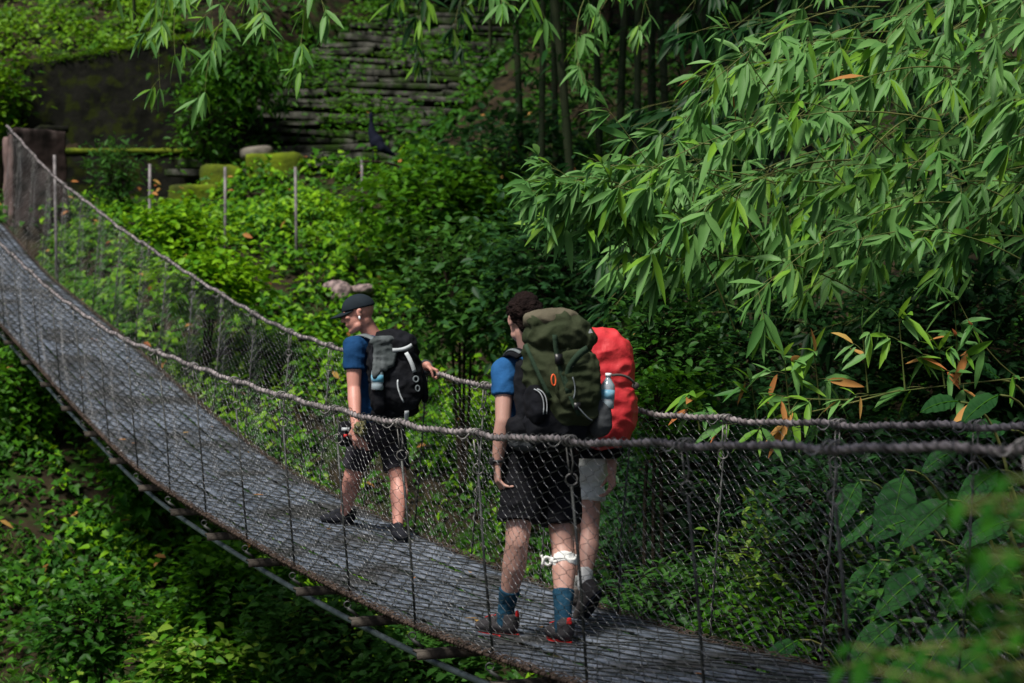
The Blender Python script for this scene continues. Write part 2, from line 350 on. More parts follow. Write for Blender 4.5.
            P=rc+R*(np.cos(a)[:,None]*ax+np.sin(a)[:,None]*UP); P[:,1]+=np.linspace(-.008,.008,18); addtube(x,P,.0042,5)
            addtube(x,np.array([top+[.008,0,-.01],(top+rc)/2+[.012,0,0],rc+[0,0,.03]]),.0042,5); addtube(x,np.array([top-[.012,0,.01],(top+rc)/2-[.01,0,0],rc+[-.01,0,.03]]),.0035,5)
            x.build('cable_knot','coil',o)
            y=MB(); a=np.linspace(.4,6.3,14); bc=DK(s,(-.035 if side==0 else WD+.035),-.06); addtube(y,bc+.020*(np.cos(a)[:,None]*np.array([1,0,0])+np.sin(a)[:,None]*UP),.005,5)
            addtube(y,np.array([bc-[0,0,.02],DK(s,(.03 if side==0 else WD-.03),-.13)]),.011,6); y.build('hook','rod',o)
        # long support cable under the beams
        s=np.linspace(S0,S1,240); mb=MB(); addtube(mb,DK(s,.12 if side==0 else WD-.12,np.interp(s,[0,12],[-.215,-.265])),.019,8); mb.build('support_cable','tube',T)
    for k in range(-8,21):
        mb=MB(); a=DK(k,-.02,-.145); b=DK(k,WD+.02,-.145); c=(a+b)/2; box(mb,c,[RT,FW,UP],[WD/2+.02,.034,.008]); box(mb,c-FW*.03-[0,0,.023],[RT,FW,UP],[WD/2+.02,.006,.022])
        mb.build('crossbeam','beam',T,smooth=False)
    # timber packers between beam and deck
# ------------------------------------------------------------------ masonry and other things on the bank
def gz_(p): return np.array([p[0],p[1],float(G(p[0],p[1]))])
def masonry():
    def wallbox(name,m,x0,x1,y0,y1,z0,z1,parent=None,jag=.03,top2=None,step=.25):
        """rough block with a wavering skin"""
        mb=MB(); h=[(x1-x0)/2,(y1-y0)/2,(z1-z0)/2]; box(mb,[(x0+x1)/2,(y0+y1)/2,(z0+z1)/2],np.eye(3),h); o=mb.build(name,m,parent,smooth=False)
        b=o.modifiers.new('b','BEVEL'); b.width=min(.03,min(h)*.5)
        r=o.modifiers.new('r','REMESH'); r.mode='VOXEL'; r.voxel_size=max(.04,min(h)/3)
        dg=bpy.context.evaluated_depsgraph_get(); me=bpy.data.meshes.new_from_object(o.evaluated_get(dg)); o.modifiers.clear(); mm=o.data.materials[0]; o.data=me; me.materials.clear(); me.materials.append(mm)
        for v in me.vertices:
            if top2 is not None and v.co.z>(z0+z1)/2: v.co.z+=top2*(v.co.x-x0)/(x1-x0)
            pass
        ruffle(me,lambda p:jag*(noise.noise(p*2.1)+.6*noise.noise(p*6.3)+.25*noise.noise(p*17)))
        me.shade_smooth(); return o
    w=thing('retaining_wall',(-6.4,33,2.2),'tall dark mossy concrete wall behind the far end of the bridge','wall')
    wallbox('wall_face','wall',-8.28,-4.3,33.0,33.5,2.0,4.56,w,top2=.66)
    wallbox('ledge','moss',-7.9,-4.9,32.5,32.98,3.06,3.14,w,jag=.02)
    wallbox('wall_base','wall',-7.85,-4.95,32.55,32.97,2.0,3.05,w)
    mt=MB(); n=8000; x=rng.uniform(-8.25,-4.35,n); zt=4.56+.66*(x+8.28)/3.98
    leafset(mt,np.stack([x,33.0+rng.uniform(-.03,.55,n),zt+rng.uniform(-.12,.05,n)],-1),rdir(n,.1),UP,rng.uniform(.03,.07,n),.03,'dia'); mt.build('moss','grass_lit',w)
    p=thing('bridge_pillar',(-7.15,30.2,1),'weathered brown concrete pillar with a pink side holding the far end of the cable','pillar')
    def pil(p,c):
        mb=MB(); ctr=c+FW*.3; hx,hy=.40,.3
        o=MB(); box(o,ctr+UP*1.0,[RT,FW,UP],[hx,hy,1.05],taper=.97); ob=remesh(o.build('shaft','pillar_dark',p,smooth=False),.035,2); ruffle(ob.data,lambda p:.035*noise.noise(p*2.3)+.02*noise.noise(p*7)+.01*noise.noise(p*19))
        o=MB(); box(o,ctr+UP*.98-RT*(hx+.02),[FW,RT,UP],[hy*.9,.04,.98]); ob=remesh(o.build('side_render','pillar_pink',p,smooth=False),.03,2); ruffle(ob.data,lambda p:.03*noise.noise(p*3.1)+.015*noise.noise(p*9))
        o=MB(); box(o,ctr+UP*2.09+RT*.22+FW*.1,[RT,FW,UP],[.22,.25,.05]); ob=o.build('capstone','wall',p,smooth=False); bv=ob.modifiers.new('b','BEVEL'); bv.width=.02
    pil(p,np.array([-7.0,29.75,1.1]))
    # stairs
    st=thing('stone_stairs',(stair_line(32),32,stair_z(32)),'flight of rough mossy stone steps climbing the dark hillside','stairs')
    for k in range(27):
        Y=32+k*.34; zc=stair_z(Y); x=stair_line(Y); w0=1.75-.25*abs(k-9)/12; pieces=rng.integers(2,5); cuts=np.sort(np.concatenate([[-w0-rng.uniform(0,.25),w0+rng.uniform(0,.25)],rng.uniform(-w0*.8,w0*.8,pieces-1)]))
        mb=MB()
        for a,b in zip(cuts[:-1],cuts[1:]):
            if b-a<.1: continue
            hz=rng.uniform(.035,.065); dy=rng.uniform(-.11,.11); tl=rng.normal(-.03,.035)
            sell(mb,[x+(a+b)/2,Y+dy+.16,zc-.06+rng.uniform(-.03,.02)],[nz([1,rng.normal(0,.05),tl]),[0,1,0],[-tl,0,1]],[(b-a)/2+.03,.21,hz],e=.14,e2=.16,nu=32,nv=12)
        o=mb.build('step','stone',st)
        ruffle(o.data,lambda p:.035*noise.noise(p*3.5)+.02*noise.noise(p*11))
    # blocks below the stairs
    for (x0,x1,y0,y1,z0,z1,lab) in [(-4.9,-4.25,31.2,31.9,2.2,2.78,'bright moss covered stone block left of the foot of the stairs'),(-4.22,-3.3,31.6,32.3,2.3,2.98,'larger mossy stone block at the foot of the stone stairs'),
            (-5.2,-4.45,30.2,30.9,2.0,2.38,'low mossy ledge block in front of the two bigger blocks')]:
        o=wallbox('stone_block','mossblock',x0,x1,y0,y1,z0,z1,jag=.04); tag(o,lab,'stone block')
    mb=MB(); sell(mb,[-4.1,32.1,3.02],[[.9,.1,.1],[-.1,1,0],[-.1,0,1]],[.3,.25,.11],e=.6); o=mb.build('grey_stone','slab'); tag(o,'pale grey flat stone lying on the mossy blocks by the stairs','stone')
    # thin posts in the bank
    for px,y0,y1,d,lab in [(149,164,240,27.0,'thin grey metal post second from the pillar, standing in the undergrowth'),(225.5,167,238,27.2,'thin grey metal post below the mossy stone blocks'),(297,167,248,27.0,'tallest thin grey metal post, above the bright undergrowth'),
                     (363,160,196,28.5,'short thin grey post below the dark blue rag'),(57.5,155,250,27.5,'thin grey post just right of the brown pillar')]:
        a=V(px,y0,d); b=V(px,y1,d); b[2]=min(b[2],float(G(b[0],b[1]))-.3); mb=MB(); box(mb,(a+b)/2,np.eye(3),[.018,.018,(a[2]-b[2])/2]); o=mb.build('fence_post','post',smooth=False)
        o.data.transform(Matrix.Translation(Vector(b)*1)@Matrix.Rotation(rng.normal(0,.015),4,'Y')@Matrix.Translation(-Vector(b))); tag(o,lab,'post','thin metal posts on the far bank')
    # bird
    d=28.5; P=[V(371,115,d),V(371.5,123,d),V(372,132,d),V(375.5,141,d),V(382,148,d-.05),V(394,155,d)]; mb=MB()
    limb(mb,P[0],.032,P[1],.028,P[2],.058,P[3],.088,P[4],.070,P[5],.025); sell(mb,P[0]+[-.005,0,.01],np.eye(3),[.034,.03,.032]); sell(mb,P[3]+[.02,-.02,-.02],np.eye(3),[.10,.08,.11])
    tb_=thing('bird',V(375,160,d),'dark blue black bird with upright neck perched right of the lower stairs','bird'); remesh(mb.build('body','navy_rag',tb_),.012,3)
    mb=MB(); rcone(mb,P[0]+[-.02,0,.02],.012,P[0]+[-.055,-.01,.045],.004); mb.build('beak','leaf_dry',tb_)
    mb=MB(); 
    for k in(-.03,.03): addtube(mb,np.array([P[3]+[k,0,-.05],P[3]+[k*1.1,0,-.2],P[3]+[k*1.2,-.03,-.34]]),.008,5)
    mb.build('legs','dark_plastic',tb_)
    mb=MB(); addtube(mb,bez(V(355,164,d),V(372,158,d),V(398,166,d),8),.02,6); addtube(mb,bez(V(398,166,d),V(402,190,d+.2),gz_(V(405,200,d+.3))-UP*.3,6),.022,6); o=mb.build('fallen_branch','bark'); tag(o,'brown dead branch under the dark blue bird','branch')
    # rocks by the first hiker's head
    for (px,py,rx,ry,lab) in [(342,291,.15,.12,'pinkish grey rock showing behind the black cap'),(362,289,.15,.06,'flat pale brown rock right of the pinkish grey rock'),(331,286,.09,.045,'small flat pink stone left of the pinkish grey rock')]:
        ds=np.linspace(20,30,400); pp=np.array([V(px,py,q) for q in ds]); gg=G(pp[:,0],pp[:,1]); k=np.argmax(gg+.22>pp[:,2]); p=pp[k]
        mb=MB(); sell(mb,p-UP*ry*.3,np.eye(3),[rx,.15,ry*1.3],e=.85,nu=36,nv=24); o=mb.build('rock','rock'); tag(o,lab,'rock')
        ruffle(o.data,lambda p:.035*noise.noise(p*6)+.02*noise.noise(p*15)+.008*noise.noise(p*40))

# ------------------------------------------------------------------ people
def hand(mb,w,d,n,t,s=1.0,curl=.5,grip=None):
    """w wrist, d toward fingers, n palm side, t thumb side"""
    d,n,t=nz(d),nz(n),nz(t)
    for k,(o,L) in enumerate([(.028,.082),(.009,.086),(-.010,.082),(-.027,.074)]):
        k0=w+t*o*.55*s; k1=w+d*L*s+t*o*s; rcone(mb,k0,.015*s,k1,.0115*s,10,n=3)
        p=k1; ang=.12+.1*k; fl=[.042,.046,.043,.034][k]*s
        for j,(ff,r) in enumerate([(1,.0095),(.62,.0085),(.5,.0075)]):
            ang+=curl*(1.0 if j else .7); q=p+(d*math.cos(ang)+n*math.sin(ang))*fl*ff+t*.004*(1.5-k)*s; rcone(mb,p,r*s,q,(r-.001)*s,8,n=3); p=q
    a=w+d*.018*s+t*.022*s; b=a+nz(d*.7+t*.7+n*.25)*.042*s; c=b+nz(d*.9+t*.1+n*.45*(1+curl))*.032*s; e=c+nz(d*.8-t*.15+n*.6*(1+curl))*.024*s
    rcone(mb,a,.015*s,b,.012*s,8,n=3); rcone(mb,b,.0115*s,c,.010*s,8,n=3); rcone(mb,c,.010*s,e,.0085*s,8,n=3)
def head(mb,c,f,u=UP,s=1.0,ears=True):
    f=nz(f); u=nz(u-f*np.dot(u,f)); r=np.cross(f,u); A=[r,f,u]; c=np.asarray(c)
    sell(mb,c+u*.030*s-f*.012*s,A,[.076*s,.098*s,.092*s]); sell(mb,c-u*.030*s+f*.030*s,A,[.060*s,.064*s,.080*s])
    rcone(mb,c-u*.075*s+f*.02*s-r*.035*s,.03*s,c-u*.098*s+f*.066*s,.021*s); rcone(mb,c-u*.075*s+f*.02*s+r*.035*s,.03*s,c-u*.098*s+f*.066*s,.021*s)
    rcone(mb,c+u*.024*s+f*.078*s-r*.032*s,.013*s,c+u*.024*s+f*.078*s+r*.032*s,.013*s)
    rcone(mb,c+u*.016*s+f*.090*s,.009*s,c-u*.024*s+f*.108*s,.0135*s); 
    for k in(-1,1):
        sell(mb,c-u*.028*s+f*.094*s+r*k*.012*s,A,[.011*s,.011*s,.009*s]); sell(mb,c-u*.012*s+f*.066*s+r*k*.04*s,A,[.022*s,.022*s,.018*s])
        if ears:
            sell(mb,c-u*.002*s-f*.008*s+r*k*.078*s,[nz(r*k-f*.5),nz(f+r*k*.5),u],[.008*s,.019*s,.031*s]); sell(mb,c+u*.016*s-f*.014*s+r*k*.084*s,A,[.006*s,.015*s,.014*s]); sell(mb,c-u*.024*s-f*.006*s+r*k*.076*s,A,[.007*s,.010*s,.010*s])
    rcone(mb,c-u*.056*s+f*.088*s-r*.018*s,.0085*s,c-u*.056*s+f*.088*s+r*.018*s,.0085*s); rcone(mb,c-u*.068*s+f*.084*s-r*.013*s,.009*s,c-u*.068*s+f*.084*s+r*.013*s,.009*s)
    return A
def eyes(c,A,T,s=1.0):
    r,f,u=A
    for k in(-1,1): m=MB(); sell(m,c+u*.006*s+f*.078*s+r*k*.031*s,A,[.012*s,.012*s,.009*s],nu=12,nv=8); m.build('eye','eye',T)
def shoe(T,ank,toe_dir,zs,m,sole,s=1.0,pitch=0,accent=None):
    d=nz(np.asarray(toe_dir,float)); d=nz(d+UP*pitch); sd=nz(np.cross(d,UP)); u=np.cross(sd,d)
    h=np.array([ank[0],ank[1],ank[2]])-u*.075*s-d*.03*s if zs is None else np.array([ank[0],ank[1],zs+.045])-d*.035*s
    mb=MB(); rcone(mb,h,.040*s,h+d*.09*s,.043*s,axes=sd,sq=(.9,1)); rcone(mb,h+d*.08*s,.045*s,h+d*.185*s-u*.008,.034*s,axes=sd,sq=(1.15,.9)); rcone(mb,h+u*.01,.043*s,h+u*.065*s,.046*s,flat=(0,1)); rcone(mb,h+u*.05*s+d*.02,.035*s,h+d*.12*s+u*.02*s,.03*s)
    o=remesh(mb.build('shoe',m,T),.006,4,wr=.002,ws=20)
    b=MB(); L=.265*s; k=20; a=np.linspace(0,2*np.pi,k,endpoint=False); cx=h+d*.075*s-u*.036*s
    x=np.cos(a)*L/2; y=np.sin(a)*(.040+.009*np.cos(a))*s; v=[cx+d*x[i]+sd*y[i]-u*(.012 if j else -.004)-u*0*x[i] for j in(0,1) for i in range(k)]
    b.add(v,[[i,(i+1)%k,k+(i+1)%k,k+i] for i in range(k)]); b.f.append(np.array([list(range(k))])); b.f.append(np.array([list(range(k,2*k))[::-1]])); b.build('sole',sole,o,smooth=False)
    if accent:
        t=MB(); rcone(t,h+u*.082*s-d*.043*s,.006,h+u*.06*s-d*.044*s,.008,axes=sd,sq=(2,.7)); t.build('pull_tab',accent,o)
        t=MB(); 
        for q in range(4): e=h+d*(.05+.03*q)*s+u*(.062-.008*q)*s; addtube(t,bez(e-sd*.03,e+u*.012,e+sd*.03,6),.003,4)
        t.build('laces',accent,o)
    return h
def limb(mb,*a,**k):
    for i in range(0,len(a)-2,2): rcone(mb,a[i],a[i+1],a[i+2],a[i+3],**k)
def lerp(a,b,t): return np.asarray(a)*(1-t)+np.asarray(b)*t

def leg(mb,hip,knee,ank,s=1.0):
    limb(mb,hip,.088*s,lerp(hip,knee,.6),.066*s,knee,.054*s)
    back=-FW*.012
    limb(mb,knee,.053*s,lerp(knee,ank,.3)+back,.057*s,lerp(knee,ank,.65)+back*.5,.042*s,ank,.029*s); limb(mb,ank,.029*s,ank-UP*.04,.028*s)
def torso(mb,pel,nb,sl,sr,s=1.0):
    mid=lerp(pel,nb,.5); ax=nz(sr-sl)
    sell(mb,pel,[ax,np.cross(UP,ax),UP],[.165*s,.115*s,.12*s],e=.9); rcone(mb,pel,.115*s,mid,.11*s,axes=ax,sq=(1.35,1)); rcone(mb,mid,.11*s,lerp(pel,nb,.82),.105*s,axes=ax,sq=(1.5,1.05))
    rcone(mb,sl+ax*.02,.062*s,sr-ax*.02,.062*s); rcone(mb,lerp(pel,nb,.9),.08*s,nb,.055*s)
def stripe(mb,P,nrm,w,th=.003):
    """flat ribbon along P; nrm = outward normal"""
    P=np.asarray(P,float); T=nz(np.gradient(P,axis=0)); Nn=np.broadcast_to(nrm,P.shape); S=nz(np.cross(T,Nn)); Nn=np.cross(S,T); rows=np.stack([P+S*w/2,P+S*w/2+Nn*th,P-S*w/2+Nn*th,P-S*w/2],1)
    n=len(P); i=np.arange(n-1)[:,None]*4; j=np.arange(4)[None]; j2=(j+1)%4; mb.add(rows.reshape(-1,3),np.stack([i+j,i+4+j,i+4+j2,i+j2],-1).reshape(-1,4)); mb.f.append(np.array([[mb.n-4*n+k for k in range(4)],[mb.n-4+k for k in (3,2,1,0)]])); return mb
def bottle(base,u,h,r,lab,grp=None):
    T=thing('water_bottle',base,lab,'bottle'); A=nz(np.cross(u,[.3,.9,0])); B=np.cross(u,A); th=np.arange(20)/20*2*np.pi
    def lathe(pr,name,m,par):
        v=np.array([base+u*z*h+r*q*(np.cos(t)*A+np.sin(t)*B) for z,q in pr for t in th]); n=len(pr); i=np.arange(n-1)[:,None]*20; j=np.arange(20)[None]; mb=MB(); mb.add(v,np.stack([i+j,i+(j+1)%20,i+20+(j+1)%20,i+20+j],-1).reshape(-1,4)); return mb.build(name,m,par)
    b=lathe([(0,.01),(0,.8),(.03,1),(.2,.97),(.22,.94),(.25,1),(.6,1),(.68,.92),(.78,.6),(.86,.36),(.93,.34)],'plastic_body','bottle',T); lathe([(.27,1.015),(.27,1.02),(.53,1.02),(.53,1.015)],'paper_label','label_blue',b)
    lathe([(.9,.38),(.9,.44),(1.0,.44),(1.0,.01)],'screw_cap','cap_white',T); return T

masonry()
# ---- hiker in the blue shirt with the green pack (nearest) ----
def hiker_blue():
    d=10.6; fl=deck_at(498,636); fr=deck_at(562,643)
    T=thing('person',deck_at(530,640),'dark haired man in blue t-shirt and black shorts carrying the tall green pack','person')
    pel=V(540,452,10.62); nb=V(531,350,10.6); sl=V(505,369,10.50); sr=V(566,366,10.80)
    hl=V(524,462,10.55); hr=V(556,462,10.7); kl=V(517,543,10.45); kr=V(563,548,10.55); al=fl+[.03,.05,.10]; ar=fr+[0,.03,.10]
    al=V(505,616,fl[1]+.04); ar=V(563,622,fr[1]+.03)
    el=V(503,421,10.42); wl=V(497,464,10.45); er=V(566,420,11.05); wr=V(556,455,11.15)
    hc=V(523.5,320,10.58); hf=nz(np.array([-.36,.93,-.05])); mb=MB()
    torso(mb,pel,nb,sl,sr); A=head(mb,hc,hf); limb(mb,nb-UP*.02,.062,hc-UP*.06-hf*.015,.055)
    limb(mb,sl,.058,lerp(sl,el,.5),.048,el,.041,lerp(el,wl,.3),.043,wl,.027); limb(mb,sr,.058,lerp(sr,er,.5),.048,er,.041,lerp(er,wr,.3),.043,wr,.027)
    hand(mb,wl,nz(np.array([.05,.05,-1])),nz(RT*.8+FW*-.5),nz(FW+RT*.2),1.12,.5); hand(mb,wr,nz(np.array([0,.05,-1])),-RT,FW,1.0,.5)
    leg(mb,hl,kl,al,1.14); leg(mb,hr,kr,ar,1.14)
    remesh(mb.build('body','skin',T),.0055,5); eyes(hc,A,T)
    # hair
    r,f,u=A; mb=MB(); sell(mb,hc+u*.045-f*.022,A,[.089,.108,.094]); sell(mb,hc-u*.005-f*.070,A,[.064,.046,.075]); rng2=np.random.default_rng(3)
    for _ in range(260):
        q=nz(rng2.normal(size=3)); 
        if q[2]<-.25 or q@f>.55: continue
        c=hc+u*.045-f*.022+r*q@r*0+ (r*(q@r)*.088+f*(q@f)*.106+u*(q@u)*.094); sell(mb,c,A,np.full(3,rng2.uniform(.008,.017)),nu=8,nv=6)
    remesh(mb.build('hair','hair',T),.006,1,wr=.004,ws=30)
    # shirt
    mb=MB(); ax=nz(sr-sl); mid=lerp(pel,nb,.5)
    rcone(mb,pel+UP*.02,.135,mid,.125,axes=ax,sq=(1.35,1),flat=(1,0)); rcone(mb,mid,.125,lerp(pel,nb,.82),.118,axes=ax,sq=(1.5,1.05)); rcone(mb,sl+ax*.02,.075,sr-ax*.02,.075); rcone(mb,lerp(pel,nb,.85),.095,lerp(pel,nb,.97),.066,flat=(0,1))
    for s_,e_ in((sl,el),(sr,er)): rcone(mb,s_,.072,lerp(s_,e_,.52),.064,flat=(0,1))
    remesh(mb.build('t_shirt','shirt_blue',T),.008,3,wr=.008,ws=7)
    mb=MB(); rcone(mb,lerp(pel,nb,.12),.13,pel-UP*.05,.14,axes=ax,sq=(1.32,1.05),flat=(1,0))
    for h_,k_ in((hl,kl),(hr,kr)): rcone(mb,h_+UP*.03,.112,lerp(h_,k_,.74),.108,flat=(0,1),sides=20,axes=RT,sq=(1.05,1.1))
    remesh(mb.build('shorts','shorts_black',T),.008,3,wr=.012,ws=6)
    for nm,k_,a_,t0 in(('l',kl,al,.62),('r',kr,ar,.58)):
        mb=MB(); p=lerp(k_,a_,t0)-FW*.005; rcone(mb,p,.059,lerp(k_,a_,.85),.047,flat=(1,0)); rcone(mb,lerp(k_,a_,.85),.047,a_-UP*.035,.045); remesh(mb.build('sock','sock_blue',T),.005,2,wr=.002,ws=20)
    shoe(T,al,[-.75,.6,0],fl[2],'shoe_grey','red',1.06,accent='red'); shoe(T,ar,[-.35,.9,0],fr[2],'shoe_grey','red',1.06,accent='red')
    # white bandana tied under the right knee
    mb=MB(); c=lerp(kr,ar,.16)-FW*.01; a=np.linspace(0,2*np.pi,40); rr=.064+.004*np.sin(a*5); 
    for q in(-.012,0,.011): addtube(mb,c+np.stack([np.cos(a)*rr,np.sin(a)*rr,q+.008*np.sin(a*3+q*90)],-1),.010,7,ref=[0,0,1])
    k0=c+np.array([-.062,-.03,0]); addtube(mb,bez(k0,k0+[-.05,-.02,.05],k0+[-.05,-.01,-.03],8),.009,6); addtube(mb,bez(k0,k0+[-.03,-.02,-.06],k0+[-.055,0,.03],8),.008,6); sell(mb,k0,np.eye(3),[.018,.018,.018]); mb.build('knee_bandana','white_cloth',T); mb=MB(); rcone(mb,lerp(kr,ar,.10)-FW*.01,.061,lerp(kr,ar,.21)-FW*.012,.0635,flat=(1,1),sides=24); remesh(mb.build('knee_bandana','white_cloth',T),.006,2,wr=.005,ws=22)
    mb=MB(); a=np.linspace(0,2*np.pi,24); c=lerp(el,wl,.93); addtube(mb,c+np.stack([np.cos(a)*.034,np.sin(a)*.034,0*a],-1),.008,6,ref=[0,0,1]); sell(mb,c+[-.03,-.02,0],np.eye(3),[.014,.012,.02],e=.5); mb.build('wristwatch','dark_plastic',T)
hiker_blue()

def pack_frame(c,w,u):
    u=nz(u); w=nz(w-u*np.dot(w,u)); b=np.cross(w,u); return np.array([w,b,u])   # w right, b out of the wearer's back, u up
def green_pack():
    c=V(557.5,374,10.34); w=RT; u=nz(np.array([-.06,.02,1])); A=pack_frame(c,w,u); W,B,U=A      # B = cross(RT,UP) = -FW side
    T=thing('green_backpack',c-U*.3,'tall olive green trekking backpack with a tan topped lid on the nearest man','backpack')
    L=lambda x,y,z: c+W*x+B*y+U*z
    mb=MB(); sell(mb,L(.02,0,.03),A,[.165,.13,.23],e=.75,nu=32,nv=20); sell(mb,L(.06,.01,-.12),A,[.155,.13,.17],e=.7,nu=32,nv=20); sell(mb,L(-.12,-.02,.0),A,[.055,.10,.2],e=.9); sell(mb,L(.125,.02,-.03),A,[.07,.10,.19],e=.9)
    main=remesh(mb.build('main_body','pack_green',T),.008,4,wr=.016,ws=8)
    mb=MB(); sell(mb,L(.012,.0,.20),A,[.178,.150,.11],e=.8,nu=32,nv=18); sell(mb,L(.145,.03,.17),A,[.055,.11,.07],e=.9); sell(mb,L(-.02,.02,.27),A,[.15,.11,.06],e=.9)
    lid=remesh(mb.build('lid','pack_green',T),.008,4,wr=.014,ws=9)
    mb=MB(); sell(mb,L(-.02,.0,.285),A,[.145,.12,.055],e=.8,nu=32,nv=18); remesh(mb.build('lid_top','pack_tan',lid),.007,3,wr=.008,ws=11)  # tan shell over the lid top, paler than the green lid
    mb=MB(); sell(mb,L(.055,.115,-.03),A,[.125,.05,.15],e=.6,nu=28,nv=18); remesh(mb.build('front_pocket','pack_green',T),.007,3,wr=.010,ws=11)
    mb=MB(); sell(mb,L(-.02,-.02,-.27),A,[.17,.11,.12],e=.65,nu=28); remesh(mb.build('lower_compartment','pack_black',T),.009,4,wr=.012,ws=8)
    mb=MB(); rcone(mb,L(-.2,-.1,-.33),.055,L(-.05,-.02,-.35),.05); rcone(mb,L(.02,-.02,-.35),.05,L(.2,-.09,-.32),.055); remesh(mb.build('hip_belt','shirt_grey',T),.008,3,wr=.006,ws=10)
    mb=MB(); sell(mb,L(-.155,-.10,-.12),A,[.045,.06,.21],e=.8,nu=28); sell(mb,L(-.17,-.13,-.27),A,[.07,.09,.07],e=.8); remesh(mb.build('shirt_shade_panel','pack_black',T),.008,3,wr=.008,ws=9)  # black shape put where the shirt is shaded and the hip belt dark
    # side mesh pocket on the left, with two pale curved lines
    mb=MB(); sell(mb,L(-.155,.03,-.15),A,[.04,.09,.105],e=.8); sp=remesh(mb.build('side_pocket','pack_black',T),.007,3,wr=.006,ws=10)
    mb=MB()
    for k in(0,.018): addtube(mb,bez(L(-.185+k,.10,-.07),L(-.14+k,.145,-.09),L(-.15+k,.12,-.2),12),.0028,5)
    mb.build('piping','strap_light',sp)
    mb=MB(); sell(mb,L(.20,.05,-.24),A,[.05,.09,.10],e=.7); rp=remesh(mb.build('bottle_pocket','shirt_grey',T),.007,3,wr=.006,ws=10)
    # straps
    mb=MB(); P=np.concatenate([bez(L(.10,.165,.12),L(.03,.19,.10),L(-.01,.165,.03),8),bez(L(-.01,.165,.03),L(-.025,.15,-.02),L(-.02,.16,-.1),7)[1:]]); stripe(mb,P,B,.036,.003)
    P=bez(L(-.075,.15,.20),L(-.08,.16,.12),L(-.06,.15,.04),8); stripe(mb,P,B,.026,.003); P=bez(L(-.06,.15,.04),L(-.03,.16,-.1),L(.03,.165,-.22),8); stripe(mb,P,B,.020,.003)
    P=bez(L(-.2,.06,.16),L(-.17,.13,.0),L(-.11,.13,-.12),8); stripe(mb,P,B-W*.5,.02,.005); mb.build('strap','strap_green',T)
    mb=MB(); box(mb,L(-.065,.163,.075),A,[.02,.006,.026]); box(mb,L(.02,.168,-.17),A,[.018,.006,.018]); mb.build('buckle','dark_plastic',T,smooth=False)
    mb=MB(); addtube(mb,bez(L(.0,.175,-.02),L(.02,.178,-.08),L(.0,.172,-.13),9),.004,5); addtube(mb,bez(L(.02,.17,-.17),L(.07,.18,-.24),L(.11,.15,-.25),9),.004,5); mb.build('zip','strap_grey',T)
    mb=MB(); a=np.linspace(0,2*np.pi,24); addtube(mb,L(-.098,.155,-.03)+np.cos(a)[:,None]*W*.012+np.sin(a)[:,None]*U*.028,.004,6,ref=B,cap=False); mb.build('carabiner','orange',T)
    mb=MB(); mb.add([L(.118,.155,.20),L(.142,.152,.20),L(.132,.15,.222),L(.118,.148,.20),L(.142,.145,.20),L(.132,.143,.222)],[[0,1,2],[5,4,3]]); mb.build('emblem','strap_light',lid,smooth=False)
    # shoulder strap over the left shoulder
    sh=V(505,360,10.50); mb=MB()
    P=bez(L(-.15,-.10,.10),sh+UP*.085+FW*.02-RT*.0,sh+FW*.12-UP*.1+RT*.03,12); stripe(mb,P,nz(UP*.9-FW*.3-RT*.5),.065,.016); s=mb.build('shoulder_strap','pack_black',T)
    mb=MB(); stripe(mb,P+UP*.019-RT*.008,nz(UP*.9-FW*.3-RT*.5),.018,.003); mb.build('strap_trim','strap_grey',s)
    b=L(.222,.10,-.195); bottle(b,nz(U+W*.12),.185,.037,'clear bottle with a blue label in the side pocket of the green backpack')
green_pack()

